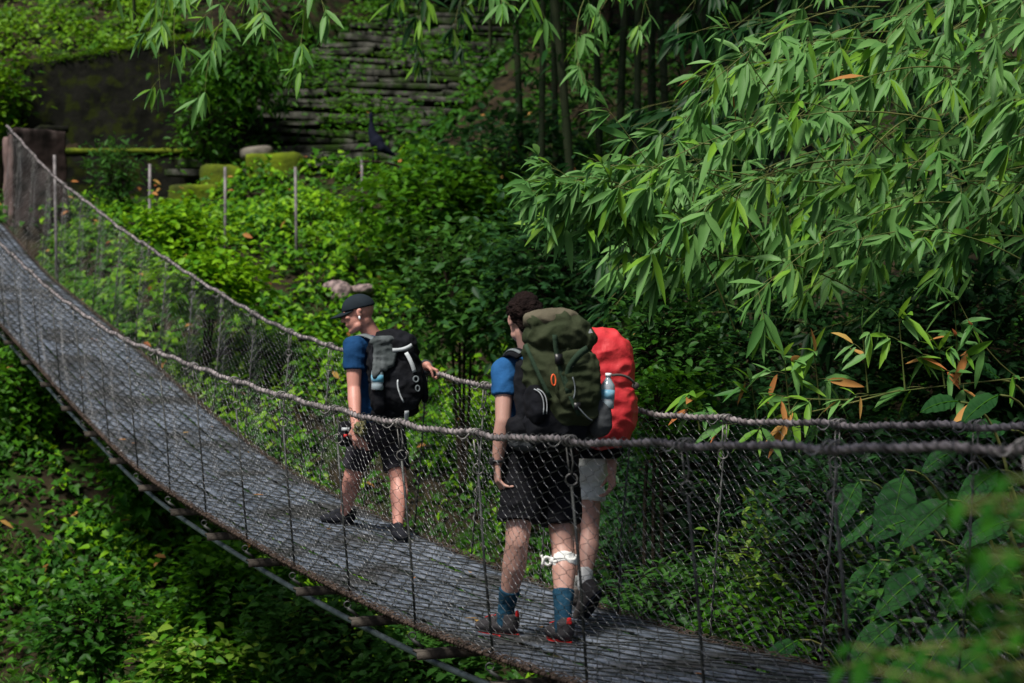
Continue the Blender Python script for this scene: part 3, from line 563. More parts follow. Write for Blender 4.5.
# ---- hiker with the red pack cover (third) ----
def hiker_red():
    T=thing('person',deck_at(588,622),'man in pale shorts and white socks, mostly hidden behind the green backpack','person')
    fb=deck_at(581,624); ff=deck_at(572,606)
    pel=V(584,452,11.35); nb=V(580,366,11.5); sl=V(556,378,11.35); sr=V(606,376,11.6); hc=V(572,340,11.6); hf=nz([-.40,.9,-.35])
    hl=V(573,458,11.3); hr=V(589,458,11.42); kr=V(590,530,11.35); kl=V(575,530,11.62); ar=V(584,586,11.15); al=V(571,592,ff[1])
    er=V(611,424,11.4); wr=V(612,472,11.2); el=V(552,424,11.3); wl=V(553,466,11.45); mb=MB()
    torso(mb,pel,nb,sl,sr,.95); A=head(mb,hc,hf,UP,.96); limb(mb,nb,.055,hc-UP*.05-hf*.02,.052)
    limb(mb,sr,.052,lerp(sr,er,.5),.044,er,.038,lerp(er,wr,.3),.040,wr,.026); limb(mb,sl,.052,el,.038,wl,.026)
    hand(mb,wr,nz([.02,.05,-1]),-RT,nz(FW),.98,.5); hand(mb,wl,nz([0,0,-1]),RT,FW,.98,.5); leg(mb,hl,kl,al,.95); leg(mb,hr,kr,ar,.98)
    remesh(mb.build('body','skin',T),.0058,5); eyes(hc,A,T,.96)
    r,f,u=A; mb=MB(); sell(mb,hc+u*.04-f*.02,A,[.084,.104,.09]); sell(mb,hc-u*.01-f*.06,A,[.066,.05,.08]); remesh(mb.build('hair','hair',T),.007,1,wr=.006,ws=30)
    ax=nz(sr-sl); mid=lerp(pel,nb,.5); mb=MB(); rcone(mb,pel+UP*.03,.128,mid,.12,axes=ax,sq=(1.35,1),flat=(1,0)); rcone(mb,mid,.12,lerp(pel,nb,.82),.112,axes=ax,sq=(1.5,1.05)); rcone(mb,sl+ax*.02,.07,sr-ax*.02,.07)
    for s_,e_ in((sl,el),(sr,er)): rcone(mb,s_,.066,lerp(s_,e_,.5),.06,flat=(0,1))
    remesh(mb.build('t_shirt','shirt_grey',T),.009,3,wr=.008,ws=7)
    mb=MB(); rcone(mb,lerp(pel,nb,.12),.125,pel-UP*.05,.135,axes=ax,sq=(1.3,1.05),flat=(1,0))
    for h_,k_ in((hl,kl),(hr,kr)): rcone(mb,h_+UP*.03,.098,lerp(h_,k_,.6),.092,flat=(0,1),sides=20)
    remesh(mb.build('shorts','shorts_white',T),.008,3,wr=.010,ws=6)
    for k_,a_ in((kl,al),(kr,ar)): mb=MB(); rcone(mb,lerp(k_,a_,.72),.044,a_,.038,flat=(1,0)); remesh(mb.build('sock','sock_white',T),.006,2,wr=.003,ws=20)
    shoe(T,al,[-.41,.91,0],ff[2],'shoe_tan','shoe_black',1.0); shoe(T,ar,[-.35,.45,0],None,'shoe_tan','shoe_black',1.0,pitch=-1.1)
hiker_red()
def red_pack():
    c=V(600.5,386,11.08); u=nz(np.array([.05,-.03,1])); A=pack_frame(c,RT,u); W,B,U=A; T=thing('red_backpack',c-U*.33,'backpack under a shiny red rain cover, right of the green backpack','backpack'); L=lambda x,y,z:c+W*x+B*y+U*z
    mb=MB(); sell(mb,L(-.005,.0,.06),A,[.182,.16,.26],e=.75,nu=32,nv=20); sell(mb,L(.02,.02,-.14),A,[.175,.17,.21],e=.8,nu=32,nv=20); sell(mb,L(-.04,-.01,.21),A,[.14,.12,.11],e=.85)
    o=remesh(mb.build('rain_cover','cover_red',T),.008,4,wr=.012,ws=8)
    mb=MB(); P=bez(L(-.02,.17,.07),L(.07,.20,.09),L(.14,.155,.01),8); stripe(mb,P,B,.014,.004); sell(mb,L(.135,.16,.015),A,[.022,.012,.02]); mb.build('strap','shoe_tan',T)
    mb=MB(); rcone(mb,L(-.15,-.06,-.36),.05,L(.14,-.06,-.36),.05); mb.build('hip_belt','pack_black',T)
red_pack()

# ---- hiker with the black cap (farthest) ----
def hiker_cap():
    T=thing('person',deck_at(372,532),'man in black cap and navy t-shirt looking left, hand on far cable','person')
    fl=deck_at(340,524); fr=deck_at(398,540); d=14.2
    pel=V(379,425,14.2); nb=V(374,336,14.15); sl=V(354,347,14.0); sr=V(406,344,14.35)
    hl=V(367,430,14.15); hr=V(389,430,14.3); kl=V(352,477,14.25); kr=V(399,480,14.2); al=V(345,514,fl[1]); ar=V(398,528,fr[1]+.03)
    el=V(354,388,13.95); wl=V(356,427,13.8); er=V(409,381,14.42); 
    gp=cab(4.83,1); gp=np.array(gp); wr=gp+np.array([-.065,-.02,.055])
    hc=V(358,313.5,14.1); hf=nz([-.97,-.06,-.24]); hu=nz([-.18,.0,1]); mb=MB()
    torso(mb,pel,nb,sl,sr,1.08); A=head(mb,hc,hf,hu,1.1); limb(mb,nb-UP*.02,.064,lerp(nb,hc,.5),.06,hc-A[2]*.055-A[1]*.03,.058)
    limb(mb,sl,.064,lerp(sl,el,.5),.057,el,.047,lerp(el,wl,.3),.049,wl,.032); limb(mb,sr,.064,lerp(sr,er,.5),.060,er,.056,lerp(er,wr,.4),.056,wr,.037)
    hand(mb,wl,nz([.12,-.05,-1]),nz(np.array([.4,.9,0])),nz([-1,.2,0]),1.05,.4)
    hand(mb,wr,nz([.9,-.05,-.35]),nz([-.35,.1,-.9]),nz([-.2,-1,.1]),1.0,1.15)
    leg(mb,hl,kl,al,1.15); leg(mb,hr,kr,ar,1.18); remesh(mb.build('body','skin_red',T),.0058,5); eyes(hc,A,T,.98)
    r,f,u=A
    # cap: dome + peak
    mb=MB(); sell(mb,hc+u*.036-f*.012,A,[.096,.120,.100],e=1,nu=28,nv=24); bm=mb.build('cap_dome','cap'); me=bm.data
    bm.parent=T; bm.matrix_parent_inverse=Matrix.Translation(-T.location); bm.name='cap'
    cc=hc+u*.034-f*.012
    for v in me.vertices:
        p=np.array(v.co)-cc; h=p@u
        if h<0: v.co=Vector(np.array(v.co)-u*h*.93)
        else: v.co=Vector(np.array(v.co)-u*.10*max(0,-(p@f))*0)
    mb=MB(); rows=[]
    for i in range(9):
        t=i/8
        for j in range(13):
            a=(j/12-.5)*2; wdt=.075*(1-.45*t*t); x=a*wdt; y=.060+.140*t*(1-.35*a*a)+ (-.035*a*a); z=.044-.030*t-.016*a*a; rows.append(hc+r*x*1.12+f*y+u*z)
    q=[[i*13+j,i*13+j+1,(i+1)*13+j+1,(i+1)*13+j] for i in range(8) for j in range(12)]; mb.add(rows,q); pk=mb.build('peak','cap',bm); sm=pk.modifiers.new('s','SOLIDIFY'); sm.thickness=.006
    ax=nz(sr-sl); mid=lerp(pel,nb,.5); mb=MB(); rcone(mb,pel+UP*.03,.135,mid,.125,axes=ax,sq=(1.35,1),flat=(1,0)); rcone(mb,mid,.125,lerp(pel,nb,.82),.118,axes=ax,sq=(1.5,1.05)); rcone(mb,sl+ax*.02,.078,sr-ax*.02,.078); rcone(mb,lerp(pel,nb,.85),.095,lerp(pel,nb,.99),.068,flat=(0,1))
    for s_,e_ in((sl,el),(sr,er)): rcone(mb,s_,.082,lerp(s_,e_,.56),.077,flat=(0,1))
    remesh(mb.build('t_shirt','shirt_navy',T),.008,3,wr=.009,ws=7)
    mb=MB(); rcone(mb,lerp(pel,nb,.12),.13,pel-UP*.05,.14,axes=ax,sq=(1.35,1.05),flat=(1,0))
    for h_,k_ in((hl,kl),(hr,kr)): rcone(mb,h_+UP*.03,.108,lerp(h_,k_,.80),.092,flat=(0,1),sides=20)
    remesh(mb.build('shorts','shorts_char',T),.008,3,wr=.010,ws=6)
    shoe(T,al,[-.88,.25,0],fl[2],'shoe_black','shoe_black',1.05); shoe(T,ar,[.25,-.85,0],fr[2],'shoe_black','shoe_black',1.05)
    for a_ in(al,ar): mb=MB(); rcone(mb,a_+UP*.02,.039,a_-UP*.05,.04,flat=(1,0)); mb.build('sock','shoe_black',T)
    mb=MB(); a=np.linspace(0,2*np.pi,24); dd=nz(wr-er); e1=nz(np.cross(dd,UP)); e2=np.cross(dd,e1)
    for q in(.0,.016,.03): addtube(mb,wr-dd*(.005+q)+.043*(np.cos(a)[:,None]*e1+np.sin(a)[:,None]*e2),.010,6,ref=dd,cap=False)
    mb.build('wristband','jacket_grey',T)
    mb=MB(); rs=np.random.default_rng(5); c=wl-UP*.005
    for _ in range(70): q=nz(rs.normal(size=3))*rs.uniform(.01,.055); sell(mb,c+q*[1,1,1.2]+[.03,-.02,-.0],np.eye(3),np.full(3,rs.uniform(.01,.02)),nu=8,nv=6)
    o=remesh(mb.build('cloth_bundle','olive_cloth'),.006,1,wr=.004,ws=30); tag(o,'crumpled olive cloth bunched at the left wrist of the man in the cap','cloth')
    mb=MB(); c=V(346,434,14.0); sell(mb,c,[RT,FW,UP],[.055,.035,.09],e=.5); p=remesh(mb.build('pouch','pack_black'),.007,3,wr=.003,ws=12); tag(p,'small black pouch hanging beside the shorts of the man in the cap','pouch')
    mb=MB(); box(mb,c+[-.0,-.043,.035],np.eye(3),[.028,.003,.012]); mb.build('badge','strap_light',p,smooth=False); mb=MB(); box(mb,c+[-.0,-.046,-.01],np.eye(3),[.012,.003,.01]); mb.build('badge','red',p,smooth=False)
    mb=MB(); sell(mb,hc-u*.034-f*.004-r*.092,[r,f,u],[.008,.008,.014]); mb.build('earbud','cap_white',T)
hiker_cap()
def black_pack():
    c=V(394.5,372,14.0); u=nz(np.array([-.12,.03,1])); w=nz(RT*.97-FW*.12); A=pack_frame(c,w,u); W,B,U=A; T=thing('black_backpack',c-U*.3,'black daypack with light grey straps and a grey jacket tied on, on the capped man','backpack'); L=lambda x,y,z:c+W*x+B*y+U*z
    mb=MB(); sell(mb,L(.0,0,.01),A,[.19,.13,.29],e=.75,nu=32,nv=20); sell(mb,L(.035,.05,-.10),A,[.135,.11,.19],e=.8); sell(mb,L(.03,.03,.17),A,[.14,.11,.11],e=.8)
    remesh(mb.build('main_body','pack_black',T),.008,4,wr=.014,ws=9)
    mb=MB(); sell(mb,L(-.15,.03,-.15),A,[.05,.10,.12],e=.7); remesh(mb.build('side_pocket','pack_black',T),.007,3,wr=.006,ws=10)
    mb=MB(); sell(mb,L(-.02,-.04,-.27),A,[.17,.10,.06],e=.7); remesh(mb.build('hip_belt','pack_black',T),.008,3,wr=.006,ws=10)
    mb=MB(); P=bez(L(.06,.15,.12),L(.085,.175,.06),L(.10,.165,-.02),9); stripe(mb,P,B,.028,.006); P=bez(L(-.03,.14,.15),L(.04,.17,.135),L(.11,.14,.17),9); stripe(mb,P,B,.026,.006); a=np.linspace(0,2*np.pi,20)
    addtube(mb,bez(L(-.02,.15,-.06),L(-.04,.155,-.12),L(.0,.16,-.22),9),.006,5); stripe(mb,bez(L(.02,.14,-.28),L(.02,.1,-.33),L(.02,.06,-.38),5),B,.03,.005); mb.build('strap','strap_light',T)
    mb=MB(); addtube(mb,L(.105,.165,-.07)+np.cos(a)[:,None]*W*.018+np.sin(a)[:,None]*U*.020,.006,6,ref=B,cap=False); addtube(mb,L(.11,.165,-.135)+np.cos(a)[:,None]*W*.014+np.sin(a)[:,None]*U*.02,.005,6,ref=B,cap=False); mb.build('ring','strap_grey',T)
    for sd,(x0,pa) in enumerate([(-.10,V(360,340,14.0)),(.06,V(396,338,14.35))]):
        mb=MB(); P=bez(L(x0,-.05,.22),pa+UP*.07-FW*.02,pa+UP*.01+FW*.12,12) if sd else bez(L(x0,.02,.22),pa+UP*.065-FW*.03,pa+UP*.01+FW*.11-RT*.0,12); stripe(mb,P,nz(UP*.8-FW*.6),.045,.008); mb.build('shoulder_strap','strap_grey',T)
    mb=MB(); rs=np.random.default_rng(8)
    for k in range(7):
        x=-.155+.022*k; rcone(mb,L(x+.03,.11,.24-.01*k),.022,L(x-.015+rs.uniform(-.02,.02),.145,.05-rs.uniform(-.02,.07)),.020)
    sell(mb,L(-.08,.10,.22),A,[.10,.045,.04]); o=remesh(mb.build('tied_jacket','jacket_grey'),.007,2,wr=.006,ws=14); tag(o,'grey jacket folded and strapped to the upper left of the black daypack','jacket')
    mb=MB(); sell(mb,L(.20,-.02,-.12),A,[.03,.03,.12],e=.8); mb.build('strap_end','pack_black',T)
    bottle(L(-.165,.115,-.115),nz(U+W*.12),.20,.043,'small water bottle with white cap in the black daypack, below the grey jacket')
black_pack()

terrain(); bridge()
# ------------------------------------------------------------------ vegetation
def vis(X,Y,m=2.5): return np.abs(X)<.262*Y+m
def cover(name,matn,n,zone,size,hgt,label=None,kind='heart',dens=1,ylo=13,yhi=48,dn=.6):
    """leafy ground cover on the hillside"""
    Y=ylo+(yhi-ylo)*rng.random(n*6)**.9; X=rng.uniform(-13,13,n*6); k=vis(X,Y)&zone(X,Y)
    # patchiness: leaf drifts
    pz=np.sin(X*1.7+1.3*np.sin(Y*.9))+np.sin(Y*1.9+1.7*np.sin(X*1.1+2))+.7*np.sin(X*4.1+Y*3.3)+.6*np.sin(X*5.3-Y*4.7)
    fz=np.sin(X*7.3+2*np.sin(Y*5.1))+np.sin(Y*8.7+2*np.sin(X*6.3+1)); pz=pz+.75*fz
    k&=rng.random(n*6)<np.clip(.5+dn*.45*pz,.03,1); X=X[k][:n];Y=Y[k][:n]; pz=pz[k][:n]; n=len(X)
    Z=G(X,Y)+hgt*rng.random(n)**.7*(.3+.8*np.clip(.5+.25*pz,0,1)); P=np.stack([X,Y,Z],-1)
    D=nz(rdir(n,-.15)+np.array([0,-.35,0])); N=nz(np.array([0,-.45,1])+rng.normal(0,.35,(n,3))); L=rng.uniform(size*.6,size*1.35,n)
    mb=MB(); leafset(mb,P,D,N,L,L*.68,kind,droop=.3); return tag(mb.build(name,matn),label,None,None,'stuff')
def pxX(X,Y): return 512+2000*X/Y
def stairs_zone(X,Y): return (np.abs(X-stair_line(Y))<1.55)&(Y>31.6)&(Y<42)
zp=lambda X,Y:(pxX(X,Y))
clear=lambda X,Y: ~stairs_zone(X,Y)&~((X<-3.3)&(Y>31.5)&(Y<33.4))
bright=lambda X,Y: clear(X,Y)&(zp(X,Y)>40)&(zp(X,Y)<530-(Y-20)*4)&(Y>18.5)&(Y<31.5)  # part of the bank given the sunlit leaf colour
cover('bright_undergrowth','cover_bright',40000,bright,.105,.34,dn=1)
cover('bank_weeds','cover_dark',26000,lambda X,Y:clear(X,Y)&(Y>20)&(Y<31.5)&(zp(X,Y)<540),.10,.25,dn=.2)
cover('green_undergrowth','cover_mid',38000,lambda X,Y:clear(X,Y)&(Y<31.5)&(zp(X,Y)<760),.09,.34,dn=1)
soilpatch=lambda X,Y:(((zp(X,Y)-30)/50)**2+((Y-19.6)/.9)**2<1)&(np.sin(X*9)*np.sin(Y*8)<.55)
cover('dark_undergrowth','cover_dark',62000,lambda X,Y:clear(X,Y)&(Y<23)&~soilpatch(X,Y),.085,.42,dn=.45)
cover('slope_grass','grass_lit',42000,lambda X,Y:((X<-.165*Y)&(Y>33.1))|((X<-8.3)&(Y>29)),.10,.4,kind='oval',yhi=46,ylo=29,dn=.9)
cover('lime_weeds','shrub_lime',5000,lambda X,Y:clear(X,Y)&(Y<24)&(zp(X,Y)<420)&~soilpatch(X,Y),.085,.5,dn=1.4,kind='oval')
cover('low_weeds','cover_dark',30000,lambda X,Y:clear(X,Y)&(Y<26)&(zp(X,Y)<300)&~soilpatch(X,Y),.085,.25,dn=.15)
cover('upper_undergrowth','cover_dark',22000,lambda X,Y:clear(X,Y)&(Y>30)&((X>-.175*Y)&((Y>33.3)|(X>-3.4))),.15,.5,dn=1,ylo=30,yhi=50)
def grassblades():
    n=26000; Y=rng.uniform(16,27,n); X=rng.uniform(-8,2,n); pz=np.sin(X*2.2+Y)+np.sin(Y*2.4-X*1.4); k=(pz>.55)&vis(X,Y); X,Y=X[k],Y[k]; n=len(X); P=np.stack([X,Y,G(X,Y)],-1)
    mb=MB(); leafset(mb,P,nz(rdir(n,1.6)),rdir(n),rng.uniform(.15,.42,n),.014,'blade',droop=.5); tag(mb.build('grass','cover_mid'),kind='stuff')
grassblades()
def litter():
    n=260; Y=rng.uniform(17,33,n); X=rng.uniform(-8,2,n); k=vis(X,Y,0)&((zp(X,Y)<200)|(rng.random(n)<.4)); X,Y=X[k],Y[k]; n=len(X); P=np.stack([X,Y,G(X,Y)+rng.uniform(.1,.5,n)],-1)
    mb=MB(); leafset(mb,P,rdir(n,-.3),nz(np.array([0,-.6,1])+rng.normal(0,.3,(n,3))),rng.uniform(.09,.18,n),.07,'oval'); tag(mb.build('fallen_leaves','leaf_dry'),kind='stuff')
litter()

def bush(name,c,R,nt,nl,L,W,m,label,cat,kind='oval',stem='bark',base=None,droop=.2,spread=.13,updir=.15,m2=None,frac2=0,shell=.55,group=None,clump=None):
    """woody plant: stems from the base to twig tips spread through the crown, leaves round each tip"""
    c=np.asarray(c,float); R=np.asarray(R,float)
    if base is None: base=np.array([c[0]+rng.normal(0,.15),c[1]+.2,0]); base[2]=float(G(base[0],base[1]))-.1
    base=np.asarray(base,float); T=thing(name,base,label,cat,group)
    q=nz(rng.normal(size=(nt,3))); rad=(shell+(1-shell)*rng.random(nt)**.6); lump=1+.22*np.sin(q[:,0]*4+c[0])*np.sin(q[:,2]*5+c[2])+.12*rng.normal(size=nt)
    tips=c+q*R*(rad*lump)[:,None]
    mb=MB(); hubs=c-[0,0,1]*R*.35+rng.normal(0,.25,(max(3,nt//32),3))*R
    for h in hubs: addtube(mb,bez(base,[(base[0]+h[0])/2+rng.normal(0,.1),(base[1]+h[1])/2,max(base[2],h[2])*.3+.7*h[2]-.2*abs(R[2])],h,8),np.linspace(.022,.011,8)*max(1,R.max()),5)
    for t in tips[::1 if nt<160 else 2]:
        h=hubs[np.argmin(((hubs-t)**2).sum(1))]; addtube(mb,bez(h,(h+t)/2+[0,0,.12],t,6),np.linspace(.008,.003,6),4,cap=False)
    mb.build('stem',stem,T)
    n=nt*nl; tt=np.repeat(tips,nl,0); out=nz(tt-c); P=tt+rng.normal(0,spread,(n,3))*[1,1,.75]; D=nz(rdir(n,updir)*1.0+out*.6); N=nz(UP+out*.3+rng.normal(0,.3,(n,3)))
    LL=rng.uniform(L*.65,L*1.25,n); k=rng.random(n)<frac2; mb=MB(); leafset(mb,P[~k],D[~k],N[~k],LL[~k],LL[~k]*W,kind,droop=droop); mb.build('foliage',m,T)
    if frac2: mb=MB(); leafset(mb,P[k],D[k],N[k],LL[k],LL[k]*W,kind,droop=droop); mb.build('foliage',m2,T)
    return T
# bamboo sprays --------------------------------------------------------------
def sprays(paths,lf,tw,nodes=(7,11),L=.21,start=.35,young=None,yf=0,dry=None,df=0,nleaf=(4,8),r=.006,twl=.14):
    """paths: list of (N,3) branches; leafy twigs on both sides"""
    Ps=[];Ds=[];Ns=[];Ls=[]
    for p in paths:
        n=len(p); addtube(tw,p,np.linspace(r,r*.35,n),5,cap=False); m=rng.integers(*nodes); T=nz(np.gradient(p,axis=0))
        for k in range(m):
            t=start+(1-start)*(k+rng.uniform(.2,.8))/m; i=min(int(t*(n-1)),n-2); fr=t*(n-1)-i; a=p[i]*(1-fr)+p[i+1]*fr; d=T[i]; sgn=1 if k%2 else -1; sd=nz(np.cross(d,UP))*sgn
            td=nz(d*.7+sd*rng.uniform(.3,1)+UP*rng.uniform(-.3,.35)+rng.normal(0,.25,3)); l=rng.uniform(.4,1.3)*twl; e=a+td*l-UP*l*.25; addtube(tw,bez(a,a+td*l*.6,e,5),r*.3,4,cap=False)
            q=rng.integers(*nleaf); fanax=nz(td*.8+np.array([rng.normal(-.15,.35),rng.normal(0,.25),-.55])); s2=nz(np.cross(fanax,np.array([rng.normal(0,.35),1,rng.normal(.3,.35)]))); sp=rng.uniform(1.3,2.3); fl_=L*rng.uniform(.75,1.2)
            for j in range(q):
                an=(j/(max(q-1,1))-.5)*sp+rng.normal(0,.14); dd=nz(fanax*math.cos(an)+s2*math.sin(an)-UP*.12+rng.normal(0,.10,3)); Ps.append(e-td*l*.45*rng.random()*(j not in(0,))); dd=nz(dd-UP*.18); Ds.append(dd); Ns.append(nz(UP*.75+rng.normal(0,.3,3)+np.array([0,-.65,0]))); Ls.append(fl_*rng.uniform(.65,1.12))
        q=3
        for j in range(q): Ps.append(p[-1]);Ds.append(nz(T[-1]+rng.normal(0,.35,3)-UP*.3));Ns.append(UP);Ls.append(L*rng.uniform(.6,1))
    Ps=np.array(Ps);Ds=np.array(Ds);Ns=np.array(Ns);Ls=np.array(Ls); u=rng.random(len(Ps)); masks={}
    a=u<df; b=(u>=df)&(u<df+yf); c=~a&~b
    for k,mm in((a,dry),(b,young),(c,None)):
        if k.any(): leafset(lf[mm] if mm in lf else lf.setdefault(mm,MB()),Ps[k],Ds[k],Ns[k],Ls[k],Ls[k]*rng.uniform(.19,.27,k.sum()),'bamboo',droop=rng.uniform(.02,.38,k.sum()))
def bamboo(name,label,cat,culms,paths,m,r=.006,**kw):
    b0=culms[0][0]; T=thing(name,b0,label,cat); lf={None:MB()}; tw=MB()
    for p,rr in [(c,kw.get('cr',.035)) for c in culms]:
        mb=MB(); n=len(p); L=np.linspace(0,1,n); addtube(mb,p,rr*(1-.7*L)*(1+.10*(np.arange(n)%3==0)),8); mb.build('culm','culm',T)
    kw.pop('cr',None); sprays(paths,lf,tw,r=r,**kw); tw.build('twigs','green_twig',T)
    for k,v in lf.items():
        if v.v: v.build('foliage',m if k is None else k,T)
    return T
def culm(b,top,bend,n=40): return bez(b,[b[0]*.6+top[0]*.4,b[1]*.6+top[1]*.4,bend],top,n)
def gz(x,y): return np.array([x,y,float(G(x,y))-.1])
# tip density in the picture for the great right-hand bamboo: (px,py,rx,ry,weight)
def clump_paths(blobs,n,dlo,dhi,src,ln=(1.0,2.2)):
    w=np.array([b[4] for b in blobs],float); w/=w.sum(); out=[]
    for _ in range(n):
        b=blobs[rng.choice(len(blobs),p=w)]; a=rng.uniform(0,6.28); q=math.sqrt(rng.random()); px=b[0]+b[2]*q*math.cos(a); py=b[1]+b[3]*q*math.sin(a); d=rng.uniform(dlo,dhi); tip=V(px,py,d)
        dr=nz(np.array([rng.uniform(.6,1.2),rng.uniform(.1,.7),rng.uniform(-.25,.7)])) if src is None else nz(np.asarray(src)+rng.normal(0,.3,3)); l=rng.uniform(*ln); s0=tip+dr*l; out.append(bez(s0,(s0+tip)/2+UP*.2*l,tip,12))
    return out
bl=[(840,110,190,100,4.5),(690,190,80,55,1.3),(620,215,70,45,1.2),(920,210,120,70,1.2),(760,250,90,50,.7),(980,90,70,110,2),(760,60,90,50,1.2),(660,270,60,45,.9),(990,270,50,40,.3)]
cul=[culm(gz(x,y),np.array([tx,ty,tz]),tz+3.5) for x,y,tx,ty,tz in [(5.0,17.5,1.2,13.5,2.6),(5.6,18,2.6,13,2.4),(6.2,17.6,3.6,13.2,2.2),(6.6,18.6,1.8,14.5,3.6),(7.2,18,4.4,13.6,2.9),(5.8,19,3.1,14.6,3.9)]]
bamboo('bamboo','large bamboo with long pale green leaves filling the upper right','bamboo',cul,clump_paths(bl,80,12.2,15.2,None),'bamboo_leaf',young='bamboo_young',yf=.16,L=.22,nodes=(6,10),dry='leaf_dry',df=.004)
bl2=[(840,150,230,190,5),(700,250,120,120,2),(950,330,110,90,1)]
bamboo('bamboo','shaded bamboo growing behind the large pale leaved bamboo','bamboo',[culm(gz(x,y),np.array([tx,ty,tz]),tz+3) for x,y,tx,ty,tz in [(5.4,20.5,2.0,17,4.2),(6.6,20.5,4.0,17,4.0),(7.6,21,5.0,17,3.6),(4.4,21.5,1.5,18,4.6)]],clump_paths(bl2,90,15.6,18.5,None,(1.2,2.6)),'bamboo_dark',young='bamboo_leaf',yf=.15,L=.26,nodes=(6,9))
# long low twig with drying leaves
tb=[bez(V(1090,372,12.3),V(930,385,12.0),V(840,400,11.8),14),bez(V(900,390,11.95),V(800,418,11.8),V(725,425,11.6),14),bez(V(1060,390,12.2),V(1000,390,12),V(958,300,11.9),12),bez(V(850,400,11.9),V(800,400,11.8),V(776,395,11.7),8)]
up=[bez(V(x,y0,12),V(x-3,(y0+y1)/2,12),V(x-6,y1,11.9),8) for x,y0,y1 in [(960,385,300),(905,390,318),(868,393,328),(820,405,352),(945,388,350),(757,425,380),(790,415,356),(700,430,400)]]
bamboo('bamboo','thin drooping bamboo stem with orange dying leaves above the far cable','bamboo',[bez(gz(6.0,14.5),[4.6,13.4,1.4],V(1090,372,12.3),24)],tb+up,'bamboo_leaf',young='bamboo_young',yf=.30,dry='leaf_dry',df=.11,nodes=(3,5),L=.20,start=.3,nleaf=(3,6),cr=.02,twl=.10)
# bare spines sticking out of the left spur
mbs=[bez(V(735,330,13),V(690,210,12.8),V(607,108,12.6),12),bez(V(680,265,12.8),V(600,200,12.7),V(538,155,12.6),12),bez(V(760,250,13),V(700,150,12.8),V(660,132,12.7),12),bez(V(860,200,13),V(760,90,12.9),V(730,28,12.8),12)]
bamboo('bamboo','bamboo sprays with bare pointed tips reaching left over the dark grove','bamboo',[bez(gz(4.6,17),[3.2,15.5,2.2],V(860,200,13),24)],mbs+clump_paths([(590,200,65,35,1),(560,185,40,20,1),(640,170,45,40,1)],16,12.4,13.2,(1,.3,-.2),(.6,1.2)),'bamboo_leaf',young='bamboo_young',yf=.2,nodes=(6,10),L=.2,start=.28,nleaf=(3,7),cr=.025,twl=.11)
# hanging bamboo at the top, in front of the wall and stairs
def hang(tips,d,label,root,m='bamboo_leaf',L=.22,src=(.3,.2,1.0),n=5):
    ps=[]
    for px,py in tips:
        tip=V(px,py,d+rng.uniform(-.5,.5)); l=rng.uniform(1.3,2.0); dr=nz(np.asarray(src)+rng.normal(0,.25,3)); s0=tip+dr*l; ps.append(bez(s0,(s0+tip)/2+nz(np.cross(dr,[0,1,0]))*.25*l,tip,12))
    top=V(np.mean([t[0] for t in tips])+40,-230,d+1); bamboo('bamboo',label,'bamboo',[bez(gz(*root),[root[0],root[1]-1,11],top,30),],ps,m,young='bamboo_young',yf=.25,L=L,nodes=(4,7),start=.3,nleaf=(3,7))
hang([(130,8),(175,55),(160,88),(205,92),(215,40),(150,40)],17,'bamboo spray hanging down in front of the top of the mossy wall',(-6.5,34.5))
hang([(255,20),(300,72),(272,38),(325,15)],16,'bamboo spray hanging at the top between the wall and the stairs',(-4.8,36))
hang([(575,70),(545,18),(640,30),(600,20),(510,5),(585,85)],18,'bamboo spray hanging at the top in front of the dark culms',(.8,31))
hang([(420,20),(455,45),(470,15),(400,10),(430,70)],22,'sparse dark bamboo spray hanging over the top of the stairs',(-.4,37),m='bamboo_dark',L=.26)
# dark culms of the grove
def grove():
    proto={}
    for i,(px,lean,d,rr) in enumerate([(522,.2,27,.05),(541,-.3,25.5,.045),(556,.5,28,.05),(577,.9,24,.06),(600,.4,27,.05),(618,-.5,26,.055),(637,.3,25,.05),(652,-.2,28,.06),(668,.8,26,.055),(690,-.4,25,.05),(707,.2,27,.06),(725,.5,26,.05)]):
        x=(px-512)/2000*d; b=gz(x,d); top=b+np.array([-lean*2+rng.normal(0,.5),-1.5+rng.normal(0,.5),10.5]); p=bez(b,b+[0,0,6],top,60); T=thing('bamboo_culm',b,'tall dark bamboo stem standing in the shaded grove','bamboo stem','dark bamboo stems of the grove')
        mb=MB(); k=np.arange(60); addtube(mb,p,rr*(1-.6*k/59)*(1+.16*(k%4==0)),8); mb.build('culm','culm',T)
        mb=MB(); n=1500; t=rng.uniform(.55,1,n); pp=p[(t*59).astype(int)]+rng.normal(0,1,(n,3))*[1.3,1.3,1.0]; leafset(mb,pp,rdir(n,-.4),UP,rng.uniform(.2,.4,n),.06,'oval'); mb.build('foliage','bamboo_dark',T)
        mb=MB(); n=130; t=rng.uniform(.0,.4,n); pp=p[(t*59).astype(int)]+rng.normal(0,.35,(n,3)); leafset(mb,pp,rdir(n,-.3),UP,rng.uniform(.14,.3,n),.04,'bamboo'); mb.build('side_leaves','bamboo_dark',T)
grove()
